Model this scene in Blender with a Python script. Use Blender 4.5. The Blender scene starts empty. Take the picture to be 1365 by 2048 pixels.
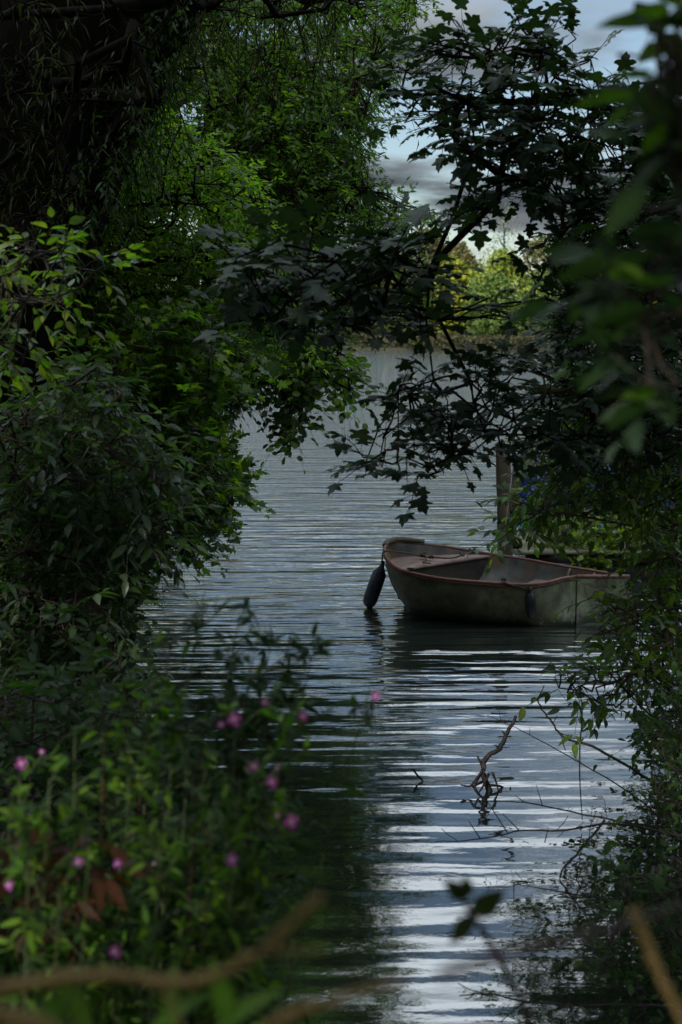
import bpy, math, random
import numpy as np
from mathutils import Vector

random.seed(7)
rng = np.random.default_rng(7)
scn = bpy.context.scene
COL = scn.collection
R = math.radians

# ------------------------------------------------------------------ camera
F = 2844.0; EYE = 2.5; HOR = 678.0
PITCH = math.atan((1024 - HOR) / F)
cam_d = bpy.data.cameras.new("camera"); cam = bpy.data.objects.new("camera", cam_d)
COL.objects.link(cam); scn.camera = cam
cam.location = (0, 0, EYE); cam.rotation_euler = (math.pi / 2 - PITCH, 0, 0)
cam_d.sensor_fit = 'VERTICAL'; cam_d.sensor_height = 36.0; cam_d.lens = 50.0
cam_d.clip_start = 0.05; cam_d.clip_end = 3000
cam_d.dof.use_dof = True; cam_d.dof.focus_distance = 10.0; cam_d.dof.aperture_fstop = 3.8

# ------------------------------------------------------------------ light
SUN_EL, SUN_AZ = R(25), R(205)          # azimuth clockwise from +Y : behind the camera, a little left
w = bpy.data.worlds.new("World"); scn.world = w; w.use_nodes = True
nt = w.node_tree; N = nt.nodes; L = nt.links
for n in list(N): N.remove(n)
def nd(t, **k):
    n = N.new(t)
    for a, b in k.items(): setattr(n, a, b)
    return n
out = nd('ShaderNodeOutputWorld')
sky = nd('ShaderNodeTexSky', sky_type='NISHITA', sun_disc=False, sun_elevation=SUN_EL, sun_rotation=SUN_AZ)
bgs = nd('ShaderNodeBackground'); bgs.inputs[1].default_value = 0.062
L.new(sky.outputs[0], bgs.inputs[0])
tc = nd('ShaderNodeTexCoord'); sep = nd('ShaderNodeSeparateXYZ'); L.new(tc.outputs['Generated'], sep.inputs[0])
def mth(op, a, b=None, c=None, clamp=False):
    n = nd('ShaderNodeMath', operation=op); n.use_clamp = clamp
    for i, x in enumerate((a, b, c)):
        if x is None: continue
        if isinstance(x, (int, float)): n.inputs[i].default_value = x
        else: L.new(x, n.inputs[i])
    return n.outputs[0]
z = sep.outputs[2]
zz = mth('ADD', mth('MAXIMUM', z, 0.0), 0.10)
px = mth('DIVIDE', sep.outputs[0], zz); py = mth('DIVIDE', sep.outputs[1], zz)
cmb = nd('ShaderNodeCombineXYZ'); L.new(px, cmb.inputs[0]); L.new(py, cmb.inputs[1]); cmb.inputs[2].default_value = 3.7
n1 = nd('ShaderNodeTexNoise'); n1.inputs['Scale'].default_value = 0.95; n1.inputs['Detail'].default_value = 7; n1.inputs['Roughness'].default_value = 0.56
L.new(cmb.outputs[0], n1.inputs['Vector'])
n2 = nd('ShaderNodeTexNoise'); n2.inputs['Scale'].default_value = 0.55; n2.inputs['Detail'].default_value = 5
L.new(cmb.outputs[0], n2.inputs['Vector'])
cov = nd('ShaderNodeMapRange', interpolation_type='SMOOTHSTEP'); cov.inputs[1].default_value = 0.45; cov.inputs[2].default_value = 0.60
L.new(mth('MULTIPLY_ADD', mth('MAXIMUM', z, 0.0), 0.12, n1.outputs[0]), cov.inputs[0])
ramp = nd('ShaderNodeValToRGB'); L.new(n2.outputs[0], ramp.inputs[0])
e = ramp.color_ramp.elements
e[0].position = 0.38; e[0].color = (0.115, 0.138, 0.158, 1)
e[1].position = 0.60; e[1].color = (0.43, 0.475, 0.52, 1)
bgc = nd('ShaderNodeBackground'); L.new(ramp.outputs[0], bgc.inputs[0])
# an overcast sky is about three times brighter overhead than at the horizon
grd = nd('ShaderNodeMapRange', interpolation_type='SMOOTHSTEP')
for i_, q_ in enumerate((0.15, 0.46, 0.40, 3.5)): grd.inputs[i_ + 1].default_value = q_
L.new(z, grd.inputs[0]); L.new(grd.outputs[0], bgc.inputs[1])
mx = nd('ShaderNodeMixShader'); L.new(cov.outputs[0], mx.inputs[0]); L.new(bgs.outputs[0], mx.inputs[1]); L.new(bgc.outputs[0], mx.inputs[2])
L.new(mx.outputs[0], out.inputs[0])

sun_d = bpy.data.lights.new("sun", 'SUN'); sun_d.energy = 2.4; sun_d.angle = R(0.5); sun_d.color = (1.0, 0.93, 0.80)
sun = bpy.data.objects.new("sun", sun_d); COL.objects.link(sun)
sd = Vector((math.sin(SUN_AZ) * math.cos(SUN_EL), math.cos(SUN_AZ) * math.cos(SUN_EL), math.sin(SUN_EL)))
sun.rotation_euler = sd.to_track_quat('Z', 'Y').to_euler()
vs = scn.view_settings; vs.view_transform = 'Standard'; vs.look = 'None'; vs.exposure = 0.8; vs.gamma = 1
scn.cycles.max_bounces = 6; scn.cycles.transparent_max_bounces = 4; scn.cycles.caustics_reflective = False
scn.cycles.caustics_refractive = False

# ------------------------------------------------------------------ helpers
cp, sp = math.cos(PITCH), math.sin(PITCH)
def P(u, v, D):
    """the place at depth y = D that stands behind picture point (u, v); arrays allowed"""
    a = np.asarray(u, float) - 682.5; b = 1024.0 - np.asarray(v, float)
    dy = b * sp + F * cp; dz = b * cp - F * sp
    s = np.asarray(D, float) / dy
    return np.stack([a * s, dy * s, EYE + dz * s], -1)
def Pz(u, v, z):
    """where the ray through (u, v) meets height z"""
    a = u - 682.5; b = 1024.0 - v
    dy = b * sp + F * cp; dz = b * cp - F * sp
    s = (z - EYE) / dz
    return np.array([a * s, dy * s, z])

def nrm(a):
    return a / np.maximum(np.linalg.norm(a, axis=-1, keepdims=True), 1e-9)

def mesh(name, V, faces, mat, parent=None, col=None, smooth=False, loc=None):
    """faces: list of (n,k) index arrays"""
    V = np.asarray(V, np.float32).reshape(-1, 3)
    me = bpy.data.meshes.new(name)
    faces = [np.asarray(f, np.int32) for f in faces if len(f)]
    nl = sum(f.size for f in faces); npoly = sum(len(f) for f in faces)
    me.vertices.add(len(V)); me.vertices.foreach_set('co', V.ravel())
    me.loops.add(nl); me.loops.foreach_set('vertex_index', np.concatenate([f.ravel() for f in faces]))
    tot = np.concatenate([np.full(len(f), f.shape[1], np.int32) for f in faces])
    st = np.concatenate([[0], np.cumsum(tot)[:-1]]).astype(np.int32)
    me.polygons.add(npoly); me.polygons.foreach_set('loop_start', st); me.polygons.foreach_set('loop_total', tot)
    if smooth: me.polygons.foreach_set('use_smooth', np.ones(npoly, bool))
    me.update(calc_edges=True)
    if col is not None:
        at = me.color_attributes.new('col', 'FLOAT_COLOR', 'POINT')
        c = np.ones((len(V), 4), np.float32); c[:, :3] = col
        at.data.foreach_set('color', c.ravel())
    if mat: me.materials.append(mat)
    o = bpy.data.objects.new(name, me); COL.objects.link(o)
    if parent is not None:
        o.parent = parent
        if parent.type == 'EMPTY' or True:
            o.matrix_parent_inverse = parent.matrix_world.inverted() if parent.type != 'EMPTY' else Matrix_inv(parent)
    return o
from mathutils import Matrix
def Matrix_inv(p): return Matrix.Translation(p.location).inverted()

def tag(o, label=None, cat=None, group=None, kind=None):
    if label: o['label'] = label
    if cat: o['category'] = cat
    if group: o['group'] = group
    if kind: o['kind'] = kind
    return o
def empty(name, loc, label, cat, group=None):
    o = bpy.data.objects.new(name, None); COL.objects.link(o); o.location = [float(x) for x in loc]
    o.empty_display_size = 0.2
    return tag(o, label, cat, group)

class MB:
    def __init__(s): s.V = []; s.F = {}; s.C = []; s.n = 0
    def add(s, V, faces, col=None):
        V = np.asarray(V, float).reshape(-1, 3)
        for f in faces:
            f = np.asarray(f, np.int64)
            if f.size == 0: continue
            s.F.setdefault(f.shape[1], []).append(f + s.n)
        s.V.append(V); s.n += len(V)
        if col is not None: s.C.append(np.broadcast_to(np.asarray(col, float), (len(V), 3)))
        return s
    def tube(s, pts, rad, sides=6, cap=True):
        pts = np.asarray(pts, float); n = len(pts); rad = np.broadcast_to(np.asarray(rad, float), (n,))
        T = np.gradient(pts, axis=0); T = nrm(T)
        up = np.array([0, 0, 1.0]) if abs(T[:, 2]).mean() < 0.8 else np.array([1.0, 0, 0])
        A = nrm(np.cross(T, up)); B = np.cross(T, A)
        th = np.arange(sides) * 2 * math.pi / sides
        ring = pts[:, None] + rad[:, None, None] * (A[:, None] * np.cos(th)[None, :, None] + B[:, None] * np.sin(th)[None, :, None])
        i = np.arange(n - 1)[:, None] * sides; j = np.arange(sides)[None]; k = (j + 1) % sides
        q = np.stack([i + j, i + k, i + sides + k, i + sides + j], -1).reshape(-1, 4)
        fs = [q]
        if cap: fs += [np.arange(sides)[None, ::-1], (np.arange(sides) + (n - 1) * sides)[None]]
        return s.add(ring.reshape(-1, 3), fs)
    def box(s, c, d, rz=0, tilt=None, bev=0.0):
        x, y, z_ = [t / 2 for t in d]
        if bev <= 0:
            V = np.array([[a, b, e_] for a in (-x, x) for b in (-y, y) for e_ in (-z_, z_)])
            q = [[0, 1, 3, 2], [4, 6, 7, 5], [0, 4, 5, 1], [2, 3, 7, 6], [0, 2, 6, 4], [1, 5, 7, 3]]
            fs = [q]
        else:
            b_ = bev; Vs = []
            for zz_, ins in ((-z_, b_), (-z_ + b_, 0), (z_ - b_, 0), (z_, b_)):
                X, Y = x - ins, y - ins
                Vs += [[-X, -Y + b_, zz_], [-X + b_, -Y, zz_], [X - b_, -Y, zz_], [X, -Y + b_, zz_], [X, Y - b_, zz_], [X - b_, Y, zz_], [-X + b_, Y, zz_], [-X, Y - b_, zz_]]
            V = np.array(Vs); q = []
            for l in range(3):
                for j in range(8):
                    k = (j + 1) % 8; q.append([l * 8 + j, l * 8 + k, l * 8 + 8 + k, l * 8 + 8 + j])
            fs = [q, [list(range(7, -1, -1)), list(range(24, 32))]]
        M = Matrix.Rotation(rz, 3, 'Z')
        if tilt is not None: M = M @ tilt
        V = V @ np.array(M).T + np.asarray(c, float)
        return s.add(V, fs)
    def build(s, name, mat, parent=None, smooth=False):
        V = np.concatenate(s.V); col = np.concatenate(s.C) if s.C and sum(map(len, s.C)) == len(V) else None
        return mesh(name, V, [np.concatenate(f) for f in s.F.values()], mat, parent, col, smooth)

def smooth_path(pts, k=6):
    """Catmull-Rom"""
    p = np.asarray(pts, float)
    if len(p) < 3: return np.stack([p[0] + (p[-1] - p[0]) * t for t in np.linspace(0, 1, k)])
    q = np.vstack([2 * p[0] - p[1], p, 2 * p[-1] - p[-2]]); o = []
    for i in range(1, len(q) - 2):
        for t in np.arange(k) / k:
            a, b, c, d = q[i - 1], q[i], q[i + 1], q[i + 2]
            o.append(0.5 * (2 * b + (c - a) * t + (2 * a - 5 * b + 4 * c - d) * t * t + (3 * b - a - 3 * c + d) * t ** 3))
    o.append(p[-1]); return np.array(o)

def vnoise(p, s):
    """cheap smooth 3D value noise in 0..1"""
    q = np.asarray(p, float) * s + 100.0; i = np.floor(q).astype(np.int64); f = q - i; f = f * f * (3 - 2 * f)
    def h(a, b, c):
        x = (a * 374761393 + b * 668265263 + c * 2147483647 + 1013) & 0xffffffff
        x = ((x ^ (x >> 13)) * 1274126177) & 0xffffffff
        return ((x ^ (x >> 16)) & 0xffff) / 65535.0
    r = 0
    for dx in (0, 1):
        for dy in (0, 1):
            for dz in (0, 1):
                wgt = (f[:, 0] if dx else 1 - f[:, 0]) * (f[:, 1] if dy else 1 - f[:, 1]) * (f[:, 2] if dz else 1 - f[:, 2])
                r = r + wgt * h(i[:, 0] + dx, i[:, 1] + dy, i[:, 2] + dz)
    return r

def in_poly(x, y, poly):
    c = np.zeros(len(x), bool); n = len(poly)
    for i in range(n):
        x1, y1 = poly[i]; x2, y2 = poly[(i + 1) % n]
        m = ((y1 > y) != (y2 > y)) & (x < (x2 - x1) * (y - y1) / (y2 - y1 + 1e-9) + x1)
        c ^= m
    return c

# ------------------------------------------------------------------ materials
def material(name, build):
    m = bpy.data.materials.new(name); m.use_nodes = True; t = m.node_tree
    for n in list(t.nodes): t.nodes.remove(n)
    o = t.nodes.new('ShaderNodeOutputMaterial'); build(t, o); return m
def link(t, a, b): t.links.new(a, b)
def tnode(t, ty, **k):
    n = t.nodes.new(ty)
    for a, b in k.items(): setattr(n, a, b)
    return n
def tmath(t, op, a, b=None, c=None):
    n = t.nodes.new('ShaderNodeMath'); n.operation = op
    for i, x in enumerate((a, b, c)):
        if x is None: continue
        if isinstance(x, (int, float)): n.inputs[i].default_value = x
        else: t.links.new(x, n.inputs[i])
    return n.outputs[0]

def leaf_mat(name, rough=0.42, trans=0.35, spec=0.5, tcol=1.6):
    def b(t, o):
        a = tnode(t, 'ShaderNodeAttribute', attribute_name='col')
        p = tnode(t, 'ShaderNodeBsdfPrincipled'); p.inputs['Roughness'].default_value = rough
        p.inputs['Specular IOR Level'].default_value = spec
        geo = tnode(t, 'ShaderNodeNewGeometry')
        nz = tnode(t, 'ShaderNodeTexNoise'); nz.inputs['Scale'].default_value = 60; nz.inputs['Detail'].default_value = 3
        link(t, geo.outputs['Position'], nz.inputs['Vector'])
        hs = tnode(t, 'ShaderNodeHueSaturation'); link(t, a.outputs['Color'], hs.inputs['Color'])
        link(t, tmath(t, 'MULTIPLY_ADD', nz.outputs[0], 0.9, 0.55), hs.inputs['Value'])
        link(t, hs.outputs[0], p.inputs['Base Color'])
        tr = tnode(t, 'ShaderNodeBsdfTranslucent')
        g = tnode(t, 'ShaderNodeMix', data_type='RGBA', blend_type='MULTIPLY'); g.inputs[0].default_value = 1
        link(t, hs.outputs[0], g.inputs[6]); g.inputs[7].default_value = (tcol * 0.95, tcol * 1.1, tcol * 0.35, 1)
        link(t, g.outputs[2], tr.inputs[0])
        m = tnode(t, 'ShaderNodeMixShader'); m.inputs[0].default_value = trans
        link(t, p.outputs[0], m.inputs[1]); link(t, tr.outputs[0], m.inputs[2]); link(t, m.outputs[0], o.inputs[0])
    return material(name, b)

def noisy(name, c1, c2, scale=6, rough=0.8, bump=0.0, stretch=(1, 1, 1), spec=0.3, c3=None, scale3=2, lo=0.35, hi=0.65, metal=0, bdist=0.01):
    def b(t, o):
        p = tnode(t, 'ShaderNodeBsdfPrincipled'); p.inputs['Roughness'].default_value = rough
        p.inputs['Specular IOR Level'].default_value = spec; p.inputs['Metallic'].default_value = metal
        tcn = tnode(t, 'ShaderNodeTexCoord'); mp = tnode(t, 'ShaderNodeMapping'); mp.inputs['Scale'].default_value = stretch
        link(t, tcn.outputs['Object'], mp.inputs[0])
        nz = tnode(t, 'ShaderNodeTexNoise'); nz.inputs['Scale'].default_value = scale; nz.inputs['Detail'].default_value = 8; nz.inputs['Roughness'].default_value = 0.65
        link(t, mp.outputs[0], nz.inputs['Vector'])
        r = tnode(t, 'ShaderNodeValToRGB'); link(t, nz.outputs[0], r.inputs[0])
        r.color_ramp.elements[0].position = lo; r.color_ramp.elements[0].color = (*c1, 1)
        r.color_ramp.elements[1].position = hi; r.color_ramp.elements[1].color = (*c2, 1)
        colr = r.outputs[0]
        if c3:
            n3 = tnode(t, 'ShaderNodeTexNoise'); n3.inputs['Scale'].default_value = scale3; n3.inputs['Detail'].default_value = 6
            link(t, tcn.outputs['Object'], n3.inputs['Vector'])
            mr = tnode(t, 'ShaderNodeMapRange'); mr.inputs[1].default_value = 0.5; mr.inputs[2].default_value = 0.62; link(t, n3.outputs[0], mr.inputs[0])
            mc = tnode(t, 'ShaderNodeMix', data_type='RGBA'); link(t, mr.outputs[0], mc.inputs[0]); link(t, colr, mc.inputs[6]); mc.inputs[7].default_value = (*c3, 1)
            colr = mc.outputs[2]
        link(t, colr, p.inputs['Base Color'])
        if bump:
            bp = tnode(t, 'ShaderNodeBump'); bp.inputs['Strength'].default_value = bump; bp.inputs['Distance'].default_value = bdist
            link(t, nz.outputs[0], bp.inputs['Height']); link(t, bp.outputs[0], p.inputs['Normal'])
        link(t, p.outputs[0], o.inputs[0])
    return material(name, b)

def hull_mat():
    m = noisy('hull_weathered', (0.050, 0.058, 0.033), (0.145, 0.155, 0.092), 9, 0.5, 0.3, c3=(0.05, 0.05, 0.028), scale3=3.2); t = m.node_tree
    p = next(n for n in t.nodes if n.type == 'BSDF_PRINCIPLED'); src = p.inputs['Base Color'].links[0].from_socket
    tcn = tnode(t, 'ShaderNodeTexCoord'); s3 = tnode(t, 'ShaderNodeSeparateXYZ'); link(t, tcn.outputs['Object'], s3.inputs[0])
    mp = tnode(t, 'ShaderNodeMapping'); mp.inputs['Scale'].default_value = (30, 30, 2.5); link(t, tcn.outputs['Object'], mp.inputs[0])
    nz = tnode(t, 'ShaderNodeTexNoise'); nz.inputs['Scale'].default_value = 1; nz.inputs['Detail'].default_value = 6; link(t, mp.outputs[0], nz.inputs['Vector'])
    # slime climbing from the waterline, and rusty runs under the rim
    a = tmath(t, 'MULTIPLY_ADD', nz.outputs[0], -0.22, s3.outputs[2])
    mr = tnode(t, 'ShaderNodeMapRange'); mr.interpolation_type = 'SMOOTHSTEP'; mr.inputs[1].default_value = -0.09; mr.inputs[2].default_value = 0.02; mr.inputs[3].default_value = 1; mr.inputs[4].default_value = 0; link(t, a, mr.inputs[0])
    m1 = tnode(t, 'ShaderNodeMix', data_type='RGBA'); link(t, mr.outputs[0], m1.inputs[0]); link(t, src, m1.inputs[6]); m1.inputs[7].default_value = (0.014, 0.018, 0.008, 1)
    st = tnode(t, 'ShaderNodeMapRange'); st.inputs[1].default_value = 0.60; st.inputs[2].default_value = 0.70; link(t, nz.outputs[0], st.inputs[0])
    m2 = tnode(t, 'ShaderNodeMix', data_type='RGBA'); link(t, tmath(t, 'MULTIPLY', st.outputs[0], 0.7), m2.inputs[0]); link(t, m1.outputs[2], m2.inputs[6]); m2.inputs[7].default_value = (0.045, 0.030, 0.016, 1)
    link(t, m2.outputs[2], p.inputs['Base Color']); return m
def water_mat():
    def b(t, o):
        tcn = tnode(t, 'ShaderNodeTexCoord'); s3 = tnode(t, 'ShaderNodeSeparateXYZ'); link(t, tcn.outputs['Object'], s3.inputs[0])
        y = s3.outputs[1]
        def noise(sx, sy, det, off=0.0, rot=0.0, dist=0.0):
            mp = tnode(t, 'ShaderNodeMapping'); mp.inputs['Scale'].default_value = (sx, sy, 1); mp.inputs['Location'].default_value = (off, off * 1.7, 0)
            mp.inputs['Rotation'].default_value = (0, 0, rot)
            link(t, tcn.outputs['Object'], mp.inputs[0])
            n = tnode(t, 'ShaderNodeTexNoise'); n.inputs['Scale'].default_value = 1; n.inputs['Detail'].default_value = det; n.inputs['Distortion'].default_value = dist
            link(t, mp.outputs[0], n.inputs['Vector']); return n.outputs[0]
        def mr(a, b_, c, d, x=y):
            n = tnode(t, 'ShaderNodeMapRange'); n.interpolation_type = 'SMOOTHSTEP'
            for i, q in enumerate((a, b_, c, d)): n.inputs[i + 1].default_value = q
            link(t, x, n.inputs[0]); return n.outputs[0]
        swell = noise(0.38, 2.3, 1.0, 3.1, R(-3))             # long low ripples crossing the inlet
        bands = noise(0.75, 5.0, 1.5, 7.7, R(2))
        chop = noise(1.1, 3.9, 2.0, 1.3, R(4), 0.6)
        fine = noise(9, 16, 3.0, 5.3, 0, 0.2)
        # rings running out from the boat: long even crests, 0.3 m apart
        ph = tmath(t, 'ADD', tmath(t, 'MULTIPLY_ADD', s3.outputs[0], -0.07, y), tmath(t, 'MULTIPLY', noise(0.45, 0.9, 2.0, 9.1), 1.0))
        ring = tmath(t, 'SINE', tmath(t, 'MULTIPLY', ph, 20.0))
        patch = mr(0.38, 0.62, 0.35, 1.0, noise(0.25, 0.8, 1.0, 2.2))
        h = tmath(t, 'MULTIPLY', swell, mr(5, 14, 0.010, 0.034))
        h = tmath(t, 'ADD', h, tmath(t, 'MULTIPLY', bands, mr(5, 13, 0.0035, 0.036)))
        h = tmath(t, 'ADD', h, tmath(t, 'MULTIPLY', chop, mr(6, 15, 0.0042, 0.032)))
        h = tmath(t, 'ADD', h, tmath(t, 'MULTIPLY', fine, mr(8, 40, 0.0009, 0.016)))
        h = tmath(t, 'ADD', h, tmath(t, 'MULTIPLY', tmath(t, 'MULTIPLY', ring, patch), mr(9, 15, 0.0019, 0.0004)))
        bp = tnode(t, 'ShaderNodeBump'); bp.inputs['Strength'].default_value = 1.0; bp.inputs['Distance'].default_value = 1.0
        link(t, h, bp.inputs['Height'])
        p = tnode(t, 'ShaderNodeBsdfPrincipled'); p.inputs['Base Color'].default_value = (0.012, 0.016, 0.013, 1)
        p.inputs['Roughness'].default_value = 0.02; p.inputs['IOR'].default_value = 3.0
        link(t, bp.outputs[0], p.inputs['Normal']); link(t, p.outputs[0], o.inputs[0])
    return material('lake_water', b)

M = dict(
    water=water_mat(),
    ground=noisy('bank_soil', (0.018, 0.014, 0.009), (0.05, 0.045, 0.025), 5, 0.95, 0.6, c3=(0.022, 0.035, 0.012), scale3=1.3, bdist=0.05),
    bark=noisy('bark_dark', (0.003, 0.0025, 0.002), (0.012, 0.010, 0.008), 9, 0.95, 0.8, (1, 1, 0.25), spec=0.04, c3=(0.007, 0.009, 0.005), bdist=0.03),
    twig=noisy('twig_bark', (0.015, 0.012, 0.009), (0.05, 0.04, 0.03), 30, 0.85),
    pale_twig=noisy('pale_twig_bark', (0.09, 0.075, 0.05), (0.17, 0.14, 0.10), 30, 0.8),
    dead=noisy('wet_dead_wood', (0.007, 0.005, 0.005), (0.024, 0.017, 0.016), 40, 0.6, 0.6),
    cane=noisy('dry_cane', (0.14, 0.090, 0.030), (0.27, 0.175, 0.06), 14, 0.7),
    redcane=noisy('reddish_cane', (0.03, 0.013, 0.012), (0.06, 0.026, 0.022), 14, 0.6),
    leaf=leaf_mat('leaf_glossy', 0.38, 0.48, 0.30, 2.4),
    leafdull=leaf_mat('leaf_dull', 0.55, 0.35, 0.14, 2.0),
    leafsyc=leaf_mat('leaf_sycamore', 0.5, 0.2, 0.26, 1.6),
    leaffar=leaf_mat('leaf_far', 0.7, 0.2, 0.2, 1.0),
    petal=leaf_mat('petal', 0.6, 0.3, 0.2, 1.0),
)

# ------------------------------------------------------------------ leaf shapes (x along the blade, y across, z up)
def ovate(wd=0.5, fold=0.10, droop=0.16):
    hw = wd / 2
    xs = [0.0, 0.18, 0.45, 0.74, 1.0]; ws = [0.0, 0.78 * hw, hw, 0.62 * hw, 0.0]
    V = []; 
    for x, y_ in zip(xs, ws):
        V.append([x, 0, -droop * x * x])
    for x, y_ in list(zip(xs, ws))[1:4]:
        V.append([x, y_, fold * y_ / hw * wd - droop * x * x])
    for x, y_ in list(zip(xs, ws))[1:4]:
        V.append([x, -y_, fold * y_ / hw * wd - droop * x * x])
    f = []
    for o, fl in ((5, 0), (8, 1)):
        g = [[0, 1, o], [1, 2, o + 1], [1, o + 1, o], [2, 3, o + 2], [2, o + 2, o + 1], [3, 4, o + 2]]
        f += [t[::-1] if fl else t for t in g]
    return np.array(V, float), np.array(f)
def lance(wd=0.2, droop=0.25):
    hw = wd / 2
    V = [[0, 0, 0], [0.4, hw, 0.03 - droop * .16], [0.4, -hw, 0.03 - droop * .16], [0.4, 0, -droop * .16], [1, 0, -droop]]
    return np.array(V, float), np.array([[0, 3, 1], [3, 4, 1], [0, 2, 3], [3, 2, 4]])
def palmate():
    half = [(-0.07, .16), (-.10, .33), (.00, .43), (.10, .38), (.16, .30), (.27, .44), (.36, .62), (.47, .55), (.52, .42), (.50, .22), (.62, .26), (.74, .24), (.82, .12)]
    out_ = [(0, 0)] + half + [(1.02, 0)] + [(a, -b) for a, b in half[::-1]]
    V = [[0.30, 0, 0.03]]
    for a, b in out_:
        r = math.hypot(a - 0.3, b)
        notch = 0.03 if (abs(b) < .33 and .1 < a < .6) else 0
        V.append([a, b, -0.30 * r * r + notch + 0.05 * math.sin(9 * a + 5 * b)])
    n = len(out_)
    f = [[0, 1 + i, 1 + (i + 1) % n][::-1] for i in range(n)]
    return np.array(V, float), np.array(f)
def rounded():
    """blunt, rounded alder type leaf"""
    pts = [(0, 0), (.12, .25), (.38, .42), (.7, .42), (.93, .24), (.90, 0), (.93, -.24), (.7, -.42), (.38, -.42), (.12, -.25)]
    V = [[0.5, 0, -0.04]] + [[a, b, 0.10 * abs(b) - 0.14 * a * a] for a, b in pts]; n = len(pts)
    return np.array(V, float), np.array([[0, 1 + (i + 1) % n, 1 + i][::-1] for i in range(n)])
SH = dict(ovate=ovate(0.52), elder=ovate(0.42, 0.08, 0.2), lance=lance(0.16, 0.3), willow=lance(0.13, 0.2), palm=palmate(), round=rounded(), small=ovate(0.40, 0.12, 0.1), herb=ovate(0.34, 0.1, 0.25))

def place_leaves(mb, shape, pos, X, Nn, size, col):
    V, f = SH[shape]; X = nrm(X); Y = nrm(np.cross(Nn, X)); Z = np.cross(X, Y)
    n = len(pos); m = len(V); size = np.broadcast_to(size, (n,))
    curl = rng.uniform(0.4, 1.8, n)
    W = pos[:, None] + size[:, None, None] * (V[None, :, 0:1] * X[:, None] + V[None, :, 1:2] * Y[:, None] + (V[None, :, 2] * curl[:, None])[..., None] * Z[:, None])
    ff = (f[None] + (np.arange(n) * m)[:, None, None]).reshape(-1, f.shape[1])
    vein = np.where(np.abs(V[:, 1]) < 1e-6, 1.30, 0.90) * (1.08 - 0.22 * V[:, 0])      # paler midrib, darker tip
    mb.add(W.reshape(-1, 3), [ff], (col[:, None, :] * vein[None, :, None]).reshape(-1, 3))

def colors(n, pal, var=0.25):
    pal = np.array(pal, float); i = rng.integers(0, len(pal), n); j = rng.integers(0, len(pal), n); t = rng.random((n, 1))
    c = pal[i] * t + pal[j] * (1 - t)
    return c * rng.uniform(1 - var, 1 + var, (n, 1))

def tubes(mb, A, B, C, r0, r1, sides=3):
    """many thin three point stems A-B-C"""
    n = len(A); T = nrm(C - A); up = np.tile([0.13, 0.2, 1.0], (n, 1)); s = nrm(np.cross(T, up)); t2 = np.cross(T, s)
    r0 = np.broadcast_to(r0, (n,)); r1 = np.broadcast_to(r1, (n,)); th = np.arange(sides) * 2 * math.pi / sides
    rings = []
    for pt, r in ((A, r0), (B, (r0 + r1) / 2), (C, r1)):
        rings.append(pt[:, None] + r[:, None, None] * (s[:, None] * np.cos(th)[None, :, None] + t2[:, None] * np.sin(th)[None, :, None]))
    V = np.concatenate(rings, 1)
    q = []
    for l in range(2):
        for j in range(sides):
            k = (j + 1) % sides; q.append([l * sides + j, l * sides + k, (l + 1) * sides + k, (l + 1) * sides + j])
    q = np.array(q); ff = (q[None] + (np.arange(n) * 3 * sides)[:, None, None]).reshape(-1, 4)
    mb.add(V.reshape(-1, 3), [ff])

def sample_region(reg, n):
    """reg = dict(poly, D=(d0,d1), gap=[(u,v,ru,rv)], thr, ns)"""
    poly = reg['poly']; xs = [p[0] for p in poly]; ys = [p[1] for p in poly]; got = []
    tot = 0
    for _ in range(60):
        u = rng.uniform(min(xs), max(xs), n * 2); v = rng.uniform(min(ys), max(ys), n * 2)
        m = in_poly(u, v, poly)
        for (gu, gv, ru, rv) in reg.get('gap', []):
            q = ((u - gu) / ru) ** 2 + ((v - gv) / rv) ** 2
            m &= ~(q < rng.uniform(0.3, 1.3, len(q)))
        d0, d1 = reg['D']; D = rng.uniform(d0, d1, n * 2) if not callable(d0) else d0(u, v) + rng.uniform(0, d1, n * 2)
        p = P(u, v, D)
        if reg.get('thr', 0) > 0:
            m &= (0.6 * vnoise(p, reg.get('ns', 1.6)) + 0.4 * vnoise(p, reg.get('ns', 1.6) * 2.7)) > reg['thr']
        m &= p[:, 2] > reg.get('zmin', 0.04)
        got.append(p[m]); tot += m.sum()
        if tot >= n: break
    return np.concatenate(got)[:n]

def skeleton(roots, pts, pull=0.55):
    """join the points into a branching limb system growing from the root path; returns nodes, parent, radius weight"""
    nodes = [r for r in roots]; par = [i - 1 for i in range(len(roots))]
    d = np.linalg.norm(pts - roots[-1], axis=1); order = np.argsort(d); path = list(np.cumsum([0] + [np.linalg.norm(roots[i] - roots[i - 1]) for i in range(1, len(roots))]))
    for i in order:
        p = pts[i]; Nn = np.array(nodes); dist = np.linalg.norm(Nn - p, axis=1)
        j = int(np.argmin(dist + pull * 0.35 * np.array(path) * 0.3)); a = Nn[j]; L_ = dist[j]
        if L_ < 0.02: continue
        k = max(1, min(4, int(L_ / 0.35))); prev = j
        mid_off = rng.normal(0, 0.07 * L_, 3)
        for s in range(1, k + 1):
            t = s / k; q = a + (p - a) * t + mid_off * math.sin(math.pi * t) + np.array([0, 0, 0.06 * L_ * math.sin(math.pi * t)])
            nodes.append(q); par.append(prev); path.append(path[prev] + L_ / k); prev = len(nodes) - 1
    Nn = np.array(nodes); par = np.array(par); wgt = np.ones(len(Nn)) * 0.4
    for i in range(len(Nn) - 1, 0, -1): wgt[par[i]] += wgt[i]
    return Nn, par, wgt

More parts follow.
